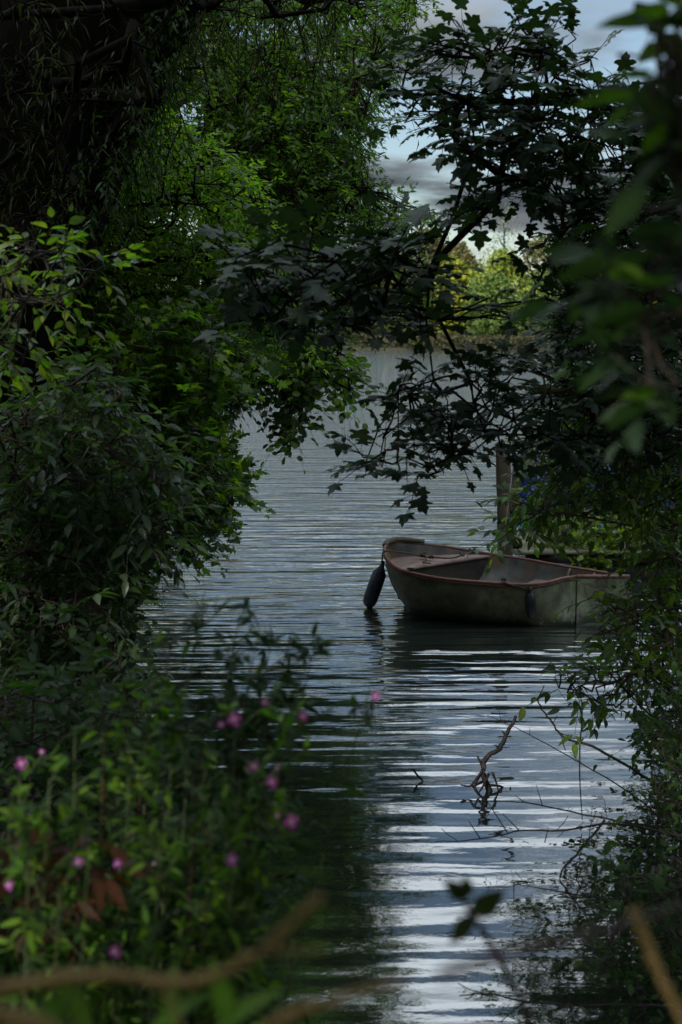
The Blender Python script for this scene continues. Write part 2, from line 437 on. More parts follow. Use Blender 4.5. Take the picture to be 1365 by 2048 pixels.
def add_skeleton(mb, Nn, par, wgt, rtip, rmax, nroot, rroot=None):
    wn = np.sqrt(wgt); rad = rtip + (rmax - rtip) * (wn - wn.min()) / (wn.max() - wn.min() + 1e-9)
    if rroot is not None: rad[:nroot] = rroot
    idx = np.arange(len(Nn))[np.arange(len(Nn)) >= nroot]
    A = Nn[par[idx]]; C = Nn[idx]; r0 = np.minimum(rad[par[idx]], rad[idx] * 1.25); r1 = rad[idx]
    tubes(mb, A, (A + C) / 2, C, r0, r1, 6)
    if nroot > 1:
        sp_ = smooth_path(Nn[:nroot], 5); mb.tube(sp_, np.interp(np.linspace(0, nroot - 1, len(sp_)), np.arange(nroot), rad[:nroot]), 12)

def sprays(lb, tb, base, node, spec):
    """leafy shoots starting at base, joined by a thin twig to their limb node"""
    n = len(base); K = spec.get('k', 7); Ls = rng.uniform(*spec.get('len', (0.15, 0.35)), n)
    out_ = base - node; out_ = nrm(out_ + 1e-4); d = nrm(out_ * spec.get('outw', 0.8) + rng.normal(0, 0.55, (n, 3)) + np.array(spec.get('bias', (0, 0, 0))))
    droop = spec.get('droop', 0.25)
    def at(t):
        t = np.broadcast_to(np.asarray(t, float).reshape(-1, 1) if np.ndim(t) else t, (n, 1))
        return base + d * (Ls[:, None] * t) + np.array([0, 0, -1.0]) * (droop * Ls[:, None] * t * t)
    tw = spec.get('twig', 0.0022)
    tubes(tb, node, (node + base) / 2 + rng.normal(0, 0.02, (n, 3)), base, tw * 1.9, tw * 1.3, 4)
    tubes(tb, base, at(0.5), at(1.0), tw * 1.3, tw * 0.5, 3)
    shape = spec['shape']; lo, hi = spec['size']; tilt = spec.get('tilt', 0.35)
    side0 = nrm(np.cross(d, np.array([0.05, 0.02, 1.0])))
    up = nrm(np.cross(side0, d))
    for k in range(K):
        t = (k + 0.6) / K * rng.uniform(0.9, 1.1, n); p = at(t)
        sides = (1, -1) if spec.get('pair', False) else ((1,) if k % 2 else (-1,))
        if k == K - 1: sides = (0,)
        for sd_ in sides:
            ang = rng.uniform(0.7, 1.2, n)[:, None] if sd_ else rng.normal(0, .2, n)[:, None]
            X = d * np.cos(ang) + side0 * (sd_ if sd_ else 1) * np.sin(ang) + rng.normal(0, 0.22, (n, 3))
            X[:, 2] -= spec.get('hang', 0.15); X = nrm(X)
            pet = spec.get('petiole', 0.0) * rng.uniform(.6, 1.2, n)[:, None]
            q = p + X * pet + np.array([0, 0, 1.0]) * pet * 0.25
            if spec.get('petiole', 0) > 0.015: tubes(tb, p, (p + q) / 2, q, tw * 0.6, tw * 0.45, 3)
            face = np.array(spec.get('face', (0, 0, 1.0))) if 'face' in spec else None
            nn_ = (up * 0.5 + np.array([0, 0, 0.8])) if face is None else face + np.zeros((n, 3))
            nn_ = nrm(nn_ + rng.normal(0, tilt, (n, 3)))
            nn_ = nrm(nn_ - X * (nn_ * X).sum(1, keepdims=True))
            sz = rng.uniform(lo, hi, n) * (0.75 + 0.4 * math.sin(math.pi * (k + 1) / (K + 1)))
            keep = rng.random(n) < spec.get('keep', 0.92)
            c = colors(n, spec['pal'], spec.get('var', 0.3))
            place_leaves(lb, shape, q[keep], X[keep], nn_[keep], sz[keep], c[keep])

def leafy(name, label, cat, base_pt, roots, regs, spec, nskel, mat, bark, rtip, rmax, rroot=None, group=None, leafname='crown', woodname='trunk'):
    """a tree or shrub: Empty at its foot > trunk (with limbs and twigs) and crown"""
    root = empty(name, base_pt, label, cat, group)
    pts = np.concatenate([sample_region(r, max(4, int(nskel * r.get('share', 1.0 / len(regs))))) for r in regs])
    roots = [np.asarray(r, float) for r in roots]
    Nn, par, wgt = skeleton(roots, pts)
    tb = MB(); add_skeleton(tb, Nn, par, wgt, rtip, rmax, len(roots), rroot)
    lb = MB()
    for r in regs:
        b = sample_region(r, r['n'])
        from_nodes = Nn[1:]
        near = np.empty(len(b), int)
        for i in range(0, len(b), 2000):
            near[i:i + 2000] = np.argmin(((b[i:i + 2000, None] - from_nodes[None]) ** 2).sum(-1), 1)
        nodep = from_nodes[near]
        far_ = np.linalg.norm(b - nodep, axis=1, keepdims=True); lim = spec.get('reach', 0.6)
        s2 = dict(spec); s2.update(r.get('spec', {}))
        b2 = np.where(far_ > lim, nodep + (b - nodep) * (1.0), b)
        sprays(lb, tb, b2, nodep, s2)
    tb.build(woodname, bark, root); lb.build(leafname, mat, root)
    return root
SH['clump'] = (np.array([[0, 0, 0], [.5, .42, .06], [1, 0, -.15], [.5, -.42, .04]], float), np.array([[0, 3, 2, 1]]))

# ------------------------------------------------------------------ setting: ground, water
XL = ([2, 5, 8, 10, 12, 16, 20, 26, 40, 80, 320], [-1.3, -1.45, -1.7, -2.1, -2.7, -3.6, -4.8, -9, -25, -60, -200])
XR = ([2, 5, 7, 9, 12, 16, 20, 26, 40, 80, 320], [1.1, 1.45, 2.0, 2.5, 3.3, 5, 7.5, 14, 30, 60, 260])
def ground_z(x, y):
    xl = np.interp(y, *XL); xr = np.interp(y, *XR)
    d = np.minimum(np.minimum(x - xl, xr - x), np.minimum(y - 2.9 - 0.25 * np.sin(x * 1.7), 322 - y + 3 * np.sin(x * 0.05)))
    near = 1.0 * (1 - np.exp(np.minimum(d, 0) / 1.3))
    far = np.clip((y - 322) / 90, 0, 1) ** 1.2 * 13 + 0.8 * np.clip((y - 322) / 4, 0, 1)
    zz_ = np.where(d < 0, np.where(y > 300, far, near), -np.minimum(d * 0.5, 0.7))
    p = np.stack([x, y, 0 * x], -1).reshape(-1, 3)
    nz_ = (vnoise(p, 1.1) - 0.5).reshape(x.shape) * 0.14 + (vnoise(p, 3.7) - 0.5).reshape(x.shape) * 0.05
    return zz_ + nz_ * (d < 0.2)
def axis(lo, hi, a, b, st, grow=1.22):
    c = list(np.arange(a, b + 1e-6, st)); s = st
    while c[-1] < hi: s *= grow; c.append(c[-1] + min(s, 40))
    s = st
    while c[0] > lo: s *= grow; c.insert(0, c[0] - min(s, 40))
    return np.array(c)
gx = axis(-900, 900, -9, 9, 0.18); gy = np.unique(np.concatenate([axis(-60, 316, -1, 24, 0.18), np.arange(316, 440, 4), np.arange(440, 1300, 60)]))
GX, GY = np.meshgrid(gx, gy); GZ = ground_z(GX, GY)
nx, ny = len(gx), len(gy); i0 = (np.arange(ny - 1)[:, None] * nx + np.arange(nx - 1)[None]).ravel()
g = mesh('ground', np.stack([GX, GY, GZ], -1).reshape(-1, 3), [np.stack([i0, i0 + 1, i0 + nx + 1, i0 + nx], -1)], M['ground'], smooth=True)
tag(g, kind='structure')
wx = np.array([-420, -100, -20, 0, 20, 100, 420.]); wy = np.array([-3, 0, 10, 30, 100, 330.])
WX, WY = np.meshgrid(wx, wy); k_ = len(wx); i0 = (np.arange(len(wy) - 1)[:, None] * k_ + np.arange(k_ - 1)[None]).ravel()
wt = mesh('water', np.stack([WX, WY, 0 * WX], -1).reshape(-1, 3), [np.stack([i0, i0 + 1, i0 + k_ + 1, i0 + k_], -1)], M['water'])
tag(wt, kind='structure')
def gz(x, y): return float(ground_z(np.array([[float(x)]]), np.array([[float(y)]]))[0, 0])

# ------------------------------------------------------------------ far shore
def far_tree(u, D, vtop, wpx, pal, label, cat='tree', name='far_tree', group=None, shape='round', n=4200, leafs=0.95):
    top = P(u, vtop, D); x = float(top[0]); z0 = gz(x, D) ; H = float(top[2]) - z0; W = wpx / F * D / 2
    root = empty(name, (x, D, z0), label, cat, group)
    tb = MB(); tb.tube(smooth_path([(x, D, z0 - .5), (x + .2, D, z0 + H * .35), (x - .2, D, z0 + H * .8)], 4), np.linspace(0.02 * H + .1, .06, 9), 7)
    nl = 14 if shape != 'tall' else 9; cen = []
    for i in range(nl):
        t = (i + 0.5) / nl; a = rng.uniform(0, 6.28); rr = (1 - (2 * t - 0.9) ** 2 * .75); rr = max(rr, .15)
        c = np.array([x + math.cos(a) * W * .7 * rr, D + math.sin(a) * W * .55 * rr, z0 + H * (.06 + .80 * t)]); s = W * .62 * (.6 + .5 * rr) * rng.uniform(.8, 1.15)
        cen.append((c, s)); tb.tube([(x, D, c[2] - s * .6), (c + np.array([x, D, c[2]])) / 2, c], [.16, .1, .04], 5)
    lb = MB(); 
    for c, s in cen:
        m = n // nl; dirs = nrm(rng.normal(0, 1, (m, 3))); r = rng.uniform(.45, 1.08, (m, 1)) ** .6
        p = c + dirs * s * r * np.array([1, 1, .8 if shape != 'tall' else 1.5]); q = p[(vnoise(p, .55) > .22)]; dd = dirs[(vnoise(p, .55) > .22)]
        k = len(q); place_leaves(lb, 'clump', q, nrm(rng.normal(0, 1, (k, 3)) + [0, 0, -.3]), nrm(dd + rng.normal(0, .5, (k, 3))), rng.uniform(.6, 1.4, k) * leafs, colors(k, pal, .3))
    tb.build('trunk', M['bark'], root); lb.build('crown', M['leaffar'], root)
YG = [(.17, .19, .018), (.22, .22, .02), (.12, .15, .02)]; MG = [(.07, .12, .025), (.05, .09, .02), (.10, .14, .03)]
OL = [(.10, .095, .035), (.13, .11, .045), (.06, .07, .025)]; GR = [(.12, .15, .10), (.17, .19, .14)]; DK = [(.03, .045, .018), (.05, .06, .02)]
far_tree(905, 345, 508, 120, YG, 'yellow green rounded tree on the far shore left of the deeper green one', group=None)
far_tree(1000, 342, 485, 130, [(.14, .19, .02), (.18, .21, .02), (.10, .14, .03)], 'tallest bright yellow green rounded far shore tree, in the gap of the sycamore')
far_tree(985, 334, 545, 110, MG, 'low mid green bushy tree in front of the bright yellow green far shore trees')
far_tree(850, 385, 440, 90, OL, 'olive brown tree on the far shore at the foot of the open sky')
far_tree(925, 378, 470, 70, OL, 'small brownish tree on the far shore just right of the olive brown one')
far_tree(1010, 395, 395, 105, GR, 'tall pale grey green poplar rising above the far shore trees', name='poplar_tree', shape='tall', n=1300, leafs=.55)
far_tree(1240, 345, 515, 130, YG, 'yellow green tree on the far shore at the right edge seen through the sycamore leaves')
far_tree(1320, 350, 480, 110, [(.12, .14, .03), (.16, .18, .04)], 'pale green tree on the far shore nearest the right edge')
for u, D, vt, wd, pal, lbl in [
    (760, 350, 520, 110, YG, 'yellow green far shore tree glimpsed between the overhanging tree and the sycamore leaves'),
    (700, 345, 545, 100, OL, 'brown olive far shore tree farthest left, just behind the hanging green fronds'),
    (820, 342, 545, 80, OL, 'low brownish far shore tree directly below the open sky gap'),
    (640, 350, 520, 120, MG, 'mid green far shore tree almost hidden behind the overhanging tree'),
    (1110, 348, 500, 120, MG, 'mid green far shore tree right of the bright yellow green ones'),
    (1170, 342, 540, 110, MG, 'low mid green far shore tree behind the thickest sycamore leaves'),
    (800, 390, 500, 90, OL, 'dull olive far shore tree set back behind the low brownish one'),
    (1090, 392, 465, 110, OL, 'tall olive brown far shore tree set back just right of the poplar')]:
    far_tree(u, D, vt, wd, pal, lbl, n=2600)
# low scrub at the far water's edge: one mass nobody could count
lb = MB(); m = 16000; xs = rng.uniform(-90, 110, m); ys = 323.5 + rng.random(m) * 9; hz = (1.6 + 4.2 * vnoise(np.stack([xs, 0 * xs, 0 * xs], -1), .13)) * rng.random(m) ** .7
q = np.stack([xs, ys, .4 + hz], -1); place_leaves(lb, 'clump', q, nrm(rng.normal(0, 1, (m, 3))), nrm(rng.normal(0, 1, (m, 3)) + [0, -.8, .4]), rng.uniform(.4, 1.0, m), colors(m, [(.035, .036, .016), (.05, .055, .02), (.06, .052, .03)], .3))
tag(lb.build('shore_scrub', M['leaffar']), 'low brownish scrub along the far water edge', 'scrub', kind='stuff')

# unseen leaf clumps, added behind and above the camera to shade the inlet
lb = MB(); m = 6500; p = np.stack([rng.uniform(-30, 24, m), rng.uniform(-15, -7, m), 1 + 10.5 * rng.random(m)], -1); p = p[vnoise(p, .4) > .42]; m = len(p)
place_leaves(lb, 'clump', p, nrm(rng.normal(0, 1, (m, 3))), nrm(rng.normal(0, 1, (m, 3))), rng.uniform(.5, 1.0, m), colors(m, MG, .3))
m = 6500; p = np.stack([rng.uniform(-13, 12, m), rng.uniform(-7, 5.5, m), 6 + 4.5 * rng.random(m)], -1); p = p[vnoise(p, .5) > .44]; m = len(p)
place_leaves(lb, 'clump', p, nrm(rng.normal(0, 1, (m, 3))), nrm(rng.normal(0, .6, (m, 3)) + [0, 0, 1]), rng.uniform(.5, 1.0, m), colors(m, MG, .3))
tag(lb.build('shade_foliage', M['leaffar']), 'unseen green foliage added behind and above the camera for its shade', 'shade_foliage', kind='stuff')

# ------------------------------------------------------------------ dinghy
def grp(name, pts, label, cat, r=0.006, mat=None):
    mb = MB(); mb.tube(smooth_path(pts, 6), r, 6); return tag(mb.build(name, mat, smooth=True), label, cat)
def resample(p, n):
    p = smooth_path(p, 8); s = np.concatenate([[0], np.cumsum(np.linalg.norm(np.diff(p, axis=0), axis=1))]); t = np.linspace(0, s[-1], n)
    return np.stack([np.interp(t, s, p[:, i]) for i in range(3)], -1)
NS = 34
S0 = Pz(770, 1095, .565)
gN = resample([S0] + [Pz(*a) for a in [(769, 1110, .53), (781, 1127, .50), (801, 1141, .475), (845, 1152, .44), (896, 1160, .42), (981, 1167, .395), (1051, 1171, .385), (1097, 1166, .39), (1125, 1158.5, .40), (1152, 1155, .405)]], NS)
gF = resample([S0] + [Pz(*a) for a in [(785, 1087, .56), (830, 1088, .53), (881, 1093, .50), (931, 1101, .455), (991, 1111, .42), (1051, 1120, .40), (1111, 1131, .385), (1180, 1142, .365), (1258, 1155, .35)]], NS)
wN = resample([Pz(*a) for a in [(812, 1215, 0), (826, 1226, 0), (858, 1236, 0), (950, 1247, 0), (1080, 1253, 0), (1150, 1252, 0)]], NS)
mid = (gN + gF) / 2; mid[:, 2] = 0
mid[:, :2] += 0
side = nrm((gF - gN) * [1, 1, 0] + np.array([0, 1e-4, 0]))
half = np.linalg.norm((gF - gN)[:, :2], axis=1) / 2
wl = ((wN - mid) * side).sum(1)                       # how far the waterline lies from the middle, on the near side
wN2 = wN.copy(); keel = mid.copy(); keel[:, 2] = -0.12
t_ = np.linspace(0, 1, NS)
stem_in = wN[0]
keel[:, :2] = keel[:, :2] * np.clip(t_ * 2.2, 0, 1)[:, None] + np.outer(1 - np.clip(t_ * 2.2, 0, 1), stem_in[:2] + [0.03, 0.05])
wF = keel + side * np.clip(np.abs(wl), .0, None)[:, None] * np.clip(t_ * 2.2, .02, 1)[:, None]; wF[:, 2] = 0
wN2 = wN
def bez(a, c, b, ts): return a * (1 - ts) ** 2 + 2 * c * ts * (1 - ts) + b * ts ** 2
def hull_sec(i, off=0.0):
    ctr = (gN[i] + gF[i]) / 2
    def inn(p, k): 
        d = ctr - p; d[2] = 0; l = np.linalg.norm(d); return p + d / max(l, 1e-6) * min(k, l * .9)
    a, b, c, d, e_ = inn(gN[i], off), inn(wN2[i], off * 4), keel[i].copy(), inn(wF[i], off * 4), inn(gF[i], off)
    if off: 
        for q_ in (b, c, d): q_[2] = max(q_[2], 0) + .05
        b[2] += .02; d[2] += .02
        if i < 6:
            k_in = (6 - i) / 6 * .5
            for q_ in (b, c, d): q_ += ((gN[8] + gF[8]) / 2 * [1, 1, 0] + [0, 0, q_[2]] - q_) * k_in * [1, 1, 0]
    res = []
    c1 = np.array([*(a[:2] * .8 + b[:2] * .2), a[2] * .38]); c2 = np.array([*(e_[:2] * .8 + d[:2] * .2), e_[2] * .38])
    for s_ in np.linspace(0, 1, 8): res.append(bez(a, c1, b, s_))
    for s_ in (.5, 1): res.append(b + (c - b) * s_)
    for s_ in (.5,): res.append(c + (d - c) * s_)
    for s_ in np.linspace(0, 1, 8): res.append(bez(d, c2, e_, s_))
    return np.array(res)
dinghy = empty('rowing_dinghy', (float(mid[:, 0].mean()), float(mid[:, 1].mean()), 0), 'small weathered grey green rowing dinghy with reddish brown rim moored in the inlet', 'boat')
M['hull'] = hull_mat()
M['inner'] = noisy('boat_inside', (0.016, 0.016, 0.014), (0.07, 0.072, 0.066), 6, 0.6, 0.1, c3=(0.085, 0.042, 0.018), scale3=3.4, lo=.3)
M['rim'] = noisy('rim_wood', (0.050, 0.019, 0.012), (0.125, 0.050, 0.032), 14, 0.5, 0.3, (1, 1, 3))
M['seat'] = noisy('seat_wood', (0.10, 0.062, 0.05), (0.20, 0.13, 0.11), 10, 0.55, 0.2)
M['rope'] = noisy('rope_dark', (0.02, 0.016, 0.013), (0.07, 0.055, 0.045), 60, 0.9)
M['paleRope'] = noisy('rope_pale', (0.2, 0.19, 0.15), (0.3, 0.28, 0.22), 60, 0.9)
M['fender'] = noisy('fender_vinyl', (0.012, 0.017, 0.026), (0.035, 0.045, 0.06), 12, 0.45)
M['black'] = noisy('black_vinyl', (0.006, 0.006, 0.008), (0.015, 0.015, 0.018), 12, 0.4)
M['pad'] = noisy('bow_pad', (0.035, 0.035, 0.023), (0.075, 0.072, 0.052), 12, 0.8)
so = np.array([hull_sec(i) for i in range(NS)]); si = np.array([hull_sec(i, .022) for i in range(NS)]); m_ = so.shape[1]
def grid_faces(a, b, flip=False):
    i = (np.arange(a - 1)[:, None] * b + np.arange(b - 1)[None]).ravel(); f = np.stack([i, i + 1, i + b + 1, i + b], -1)
    return f[:, ::-1] if flip else f
mb = MB(); mb.add(so.reshape(-1, 3), [grid_faces(NS, m_)]); mb.build('hull', M['hull'], dinghy, True)
mb = MB(); mb.add(si.reshape(-1, 3), [grid_faces(NS, m_, True)]); mb.build('inner_shell', M['inner'], dinghy, True)
# transom: a board closing the stern
tr_o = so[-1]; ax = nrm((mid[-1] - mid[-4])); tr_i = si[-1] * 0 + so[-1] - ax * .03; nT = len(tr_o); ctr = tr_o.mean(0)
mb = MB(); V = np.vstack([tr_o + ax * .014, [ctr + ax * .014], tr_i, [ctr - ax * .03]])
f1 = [[j, (j + 1) % nT, nT] for j in range(nT)]; f2 = [[nT + 1 + (j + 1) % nT, nT + 1 + j, 2 * nT + 1] for j in range(nT)]
mb.add(V, [f1, f2]); mb.build('transom', M['hull'], dinghy)
rim = np.vstack([gN[::-1], gF[1:]]); 
mb = MB(); up = np.array([0, 0, .006]); mb.tube(rim + up, .015, 8); mb.tube(rim + np.array([0, 0, -.014]), .012, 6); mb.build('rubbing_strake', M['rim'], dinghy, True)
mb = MB(); mb.tube(np.linspace(gN[-1], gF[-1], 6) + [0, 0, .008], .019, 8); mb.build('transom_cap', M['rim'], dinghy, True)
def thwart(a, b, zz_, name, mat, fa=None, fb=None, thick=.022, inset=.93):
    fa = a if fa is None else fa; fb = b if fb is None else fb
    mb = MB(); ia, ib = int(a * (NS - 1)), int(b * (NS - 1)); rows = []
    for i in range(ia, ib + 1):
        c = (si[i, 0] + si[i, -1]) / 2
        def at(sec):  # inside skin at the height zz_
            k = np.argmin(abs(sec[:, 2] - zz_)); return sec[k]
        jf = int(round((fa + (fb - fa) * (i - ia) / max(1, ib - ia)) * (NS - 1))); c = (si[i, 0] + si[jf, -1]) / 2
        n_, f_ = at(si[i, :9]), at(si[jf, -9:]); n_ = c + (n_ - c) * inset; f_ = c + (f_ - c) * inset
        rows.append([(*n_[:2], zz_), (*f_[:2], zz_)])
    rows = np.array(rows); k = len(rows); V = np.concatenate([rows.reshape(-1, 3), rows.reshape(-1, 3) - [0, 0, thick]])
    fs = [grid_faces(k, 2, True), grid_faces(k, 2) + 2 * k]
    edge = [[0, 1, 1 + 2 * k, 2 * k], [2 * k - 1, 2 * k - 2, 4 * k - 2, 4 * k - 1]]
    mb.add(V, [np.concatenate(fs), edge])
    mb.build(name, mat, dinghy)
    return rows
r1 = thwart(.07, .235, .425, 'bow_seat', M['seat'], .04, .47, inset=.97)
r2 = thwart(.66, .93, .25, 'stern_seat', M['seat'])
# bulkhead under the bow seat, in one very dark brown tone
mb = MB(); a, b = r1[-1]; V = [a - [0, 0, .024], b - [0, 0, .024], [*b[:2] * .93 + a[:2] * .07, .12], [*a[:2] * .66 + b[:2] * .34, .12]]; ax2 = -nrm(np.cross([0, 0, 1.0], a - b))
if ax2[0] > 0: ax2 = -ax2
ax2 = -ax2
V = np.array(V); mb.add(np.vstack([V - ax2 * .02, V - ax2 * .035]), [[[0, 1, 2, 3], [7, 6, 5, 4]]]); mb.build('bulkhead', noisy('bulkhead_dark', (0.012, 0.011, 0.009), (0.04, 0.03, 0.022), 7, .7), dinghy)
# quarter knees: curved brown brackets between far side and stern
for tt in (.80, .88):
    i = int(tt * (NS - 1)); a = si[i, -1] - [0, 0, .01]; c = (si[i, 0] + si[i, -1]) / 2; inn_ = nrm((c - a) * [1, 1, 0]); dn = np.array([0, 0, -1.0])
    pts = [a + inn_ * .005, a + inn_ * .05 + dn * .02, a + inn_ * .09 + dn * .07, a + inn_ * .16 + dn * .10, a + inn_ * .24 + dn * .115]
    mb = MB(); mb.tube(smooth_path(pts, 4), .014, 6); mb.build('knee', M['rim'], dinghy, True)
for pt in (gN[12], gF[14]): mb = MB(); mb.tube([pt + [0, 0, .02], pt + [0, 0, .05]], .008, 6); mb.tube([pt + [-.03, 0, .045], pt + [.03, 0, .045]], .009, 6); mb.build('rowlock', M['black'], dinghy)

pad = MB(); c = Pz(775, 1085, .60); pp = smooth_path([c + [-.03, -.04, -.02], c + [.02, .08, .0], c + [.14, .18, .005], c + [.36, .24, -.025]], 5)
pad.tube(pp, .020 + .008 * np.sin(np.linspace(0, 3.1, len(pp))), 9); tag(pad.build('bow_fender', M['pad'], smooth=True), 'olive padded fender lying over the bow rim of the dinghy', 'fender')

def fender(top, bot, r, label, mat, ropeto):
    top, bot = np.array(top), np.array(bot); root = empty('hanging_fender', bot, label, 'fender')
    mb = MB(); ts = np.array([0, .02, .06, .14, .22, .5, .8, .92, .98, 1.0]); rs = np.array([.25, .3, .35, .62, .95, 1, 1, .85, .5, .12]) * r
    mb.tube(top + (bot - top) * ts[:, None], rs, 14); mb.build('body', mat, root, True)
    mb = MB(); mb.tube(smooth_path([ropeto, (np.array(ropeto) + top) / 2 + [-.01, 0, 0], top], 4), .008, 6); mb.tube([top + [0, 0, -.01], top + [0, 0, .03]], .018, 8); mb.build('lanyard', M['rope'], root, True)
fender(Pz(766, 1128, .42), Pz(736, 1214, .0), .070, 'dark blue fender hanging off the bow with its end in the water', M['fender'], Pz(768, 1100, .565))
fender(P(1060, 1180, 12.12), P(1064, 1236, 12.16), .045, 'black fender hanging on the side of the dinghy towards its stern', M['black'], gN[23] + [0, -.03, .02])
def knot(mb, c, r=.03, n=16):
    a = rng.uniform(0, 6.28, n); mb.tube(smooth_path(np.array(c) + np.stack([np.cos(a) * r * rng.uniform(.4, 1.3, n), np.sin(a) * r, rng.uniform(-.4, 1.0, n) * r], -1), 4), .006, 5)
rp = MB(); a = S0 + [0.03, .05, .03]; rp.tube(smooth_path([Pz(768, 1105, .56), Pz(775, 1102, .58), Pz(815, 1106, .52), Pz(845, 1113, .45), Pz(870, 1115, .46), Pz(905, 1116, .47), Pz(930, 1108, .50), Pz(948, 1104, .48)], 6), .008, 6)
rp.tube(smooth_path([Pz(800, 1083, .58), Pz(850, 1089, .55), Pz(885, 1094, .52)], 5), .007, 6)
for cpt in (Pz(848, 1112, .46), Pz(862, 1117, .45), Pz(945, 1104, .49), Pz(925, 1110, .48)): knot(rp, cpt)
rp.tube(smooth_path([Pz(848, 1112, .45), Pz(853, 1120, .445), Pz(846, 1125, .445), Pz(862, 1127, .445)], 4), .006, 5)
tag(rp.build('mooring_rope', M['rope'], smooth=True), 'dark knotted mooring rope lying over the bow seat of the dinghy', 'rope')
k2 = MB(); knot(k2, gN[23] + [0, 0, .03], .03)
tag(k2.build('lashing', M['rope'], smooth=True), 'knotted lashing on the near rim of the dinghy above the black fender', 'rope')

# ------------------------------------------------------------------ posts, landing stage, covered boat
M['post'] = noisy('post_wood', (0.02, 0.016, 0.012), (0.075, 0.06, 0.04), 7, 0.85, 0.6, (1, 1, .12), c3=(.05, .055, .03), bdist=.02)
M['plank'] = noisy('plank_wood', (0.05, 0.05, 0.03), (0.17, 0.16, 0.10), 9, 0.85, 0.5, (.3, 1, 1), c3=(.06, .075, .03))
M['darkwood'] = noisy('wet_boards', (0.008, 0.007, 0.006), (0.03, 0.026, 0.02), 8, 0.7, .3)
def post(pts, rad, label, name='mooring_post', capr=0.9):
    root = empty(name, pts[0], label, 'post'); mb = MB(); p = smooth_path(pts, 5); n = len(p); mb.tube(p, np.linspace(rad, rad * .93, n) * (1 + .03 * np.sin(np.arange(n) * 1.9)), 14); mb.build('shaft', M['post'], root, True)
    mb = MB(); mb.tube([p[-1] + [0, 0, .001], p[-1] + [0, 0, .018], p[-1] + [0, 0, .03]], [rad * .97, rad * .9, rad * .35], 14); mb.build('top', M['plank'], root, True)
b0 = P(1013, 1150, 15.0); b0[2] = -.5
post([b0, P(1010, 1040, 15.0), P(1006, 890, 15.0)], .085, 'thick brown timber mooring post standing behind the bow end of the dinghy')
b0 = P(1000, 1130, 15.3); b0[2] = -.5
post([b0, P(1022, 1030, 15.3), P(1035, 960, 15.4), P(1062, 925, 15.5)], .055, 'thinner crooked post leaning right beside the thick post', 'leaning_post')
b0 = P(1098, 1150, 16.0); b0[2] = -.5
post([b0, P(1097, 1060, 16.0), P(1095, 985, 16.0)], .052, 'short dark post in front of the white hull', 'short_post')
grp('post_line', [P(1027, 925, 15.1), P(1020, 985, 14.88), P(1012, 1050, 14.86), P(1010, 1100, 14.86)], 'thin pale line tied down the side of the thick post', 'rope', .004, M['paleRope'])
jt = empty('landing_stage', (3.4, 15.2, 0), 'low dark timber landing stage overgrown with weeds behind the dinghy', 'jetty')
x0 = P(1052, 1110, 14.6)[0]; x1 = 5.2
mb = MB(); mb.box(((x0 + x1) / 2, 14.62, .235), (x1 - x0, .07, .09), bev=.008); mb.box(((x0 + x1) / 2, 14.66, .06), (x1 - x0 - .3, .05, .20), bev=.006); mb.box(((x0 + x1) / 2, 16.1, .2), (x1 - x0, .07, .16), bev=.008); mb.build('edge_beam', M['darkwood'], jt)
mb = MB(); n_ = 24
for i in range(n_):
    xx = x0 + .06 + (x1 - x0 - .1) * i / (n_ - 1); mb.box((xx, 15.36 + rng.normal(0, .012), .297 + rng.normal(0, .003)), (.125, 1.6, .028), rng.normal(0, .008), bev=.005)
mb.build('deck', M['plank'], jt)
for xx in (x0 + .25, x0 + 1.5, x0 + 2.6):
    for yy in (14.74, 16.0):
        mb = MB(); mb.tube([(xx, yy, -.6), (xx, yy, .24)], .06, 10); mb.build('pile', M['darkwood'], jt, True)
mb = MB(); mb.box((x0 + .1, 14.56, .315), (.34, .2, .045), .05, bev=.01); tag(mb.build('timber_block', M['plank'], None), 'pale squared timber block at the left end of the landing stage', 'block')
mb = MB(); a = P(1075, 1075, 16.2); mb.box(a, (.5, .22, .05), .04, bev=.01); mb.box(a + [0, .0, -.2], (.06, .1, .36)); tag(mb.build('wooden_step', M['plank']), 'small grey plank step behind the left end of the landing stage', 'step')
grp('plumb_line', [P(1249, 1065, 14.4), P(1250, 1110, 14.38), P(1249, 1150, 14.4)], 'pale cord hanging straight down in front of the landing stage', 'rope', .006, M['paleRope'])

M['white'] = noisy('white_gelcoat', (0.55, 0.58, 0.6), (0.75, 0.77, 0.78), 5, 0.3)
M['teal'] = noisy('teal_stripe', (0.05, 0.35, 0.45), (0.08, 0.45, 0.55), 5, 0.35)
M['blue'] = noisy('blue_canvas', (0.006, 0.02, 0.11), (0.014, 0.055, 0.25), 8, 0.6, .4)
M['navy'] = noisy('navy_canvas', (0.004, 0.010, 0.045), (0.008, 0.028, 0.12), 8, 0.6, .4)
cb = empty('covered_boat', (3.0, 18.2, 0), 'white boat with teal stripe under a blue canvas cover behind the landing stage', 'boat')
def loft(mb, xs, fn, m=14):
    V = np.array([[fn(x, s) for s in np.linspace(0, 1, m)] for x in xs]); mb.add(V.reshape(-1, 3), [grid_faces(len(xs), m)])
xa, xb = P(1035, 1050, 18.0)[0], P(1340, 1050, 18.0)[0] + .6
def wid(x): t = (x - xa) / (xb - xa); return .80 * (max(0, t) ** .35 if t < .5 else .785 + .05 * (1 - t)) + .03
def hullfn(z0, z1, out_=0.0):
    def f(x, s):
        a = math.pi * (1 + s); w_ = wid(x) + out_; zc = abs(math.cos(a)); 
        return (x + (.10 * z1 if x < xa + .1 else 0), 18.3 + math.cos(a) * w_ * .98, z1 + (z0 - z1) * (1 - abs(math.cos(a)) ** 2.2))
    return f
xs_ = np.linspace(xa, xb, 20)
mb = MB(); loft(mb, xs_, hullfn(-.12, .50)); mb.build('hull', M['white'], cb, True)
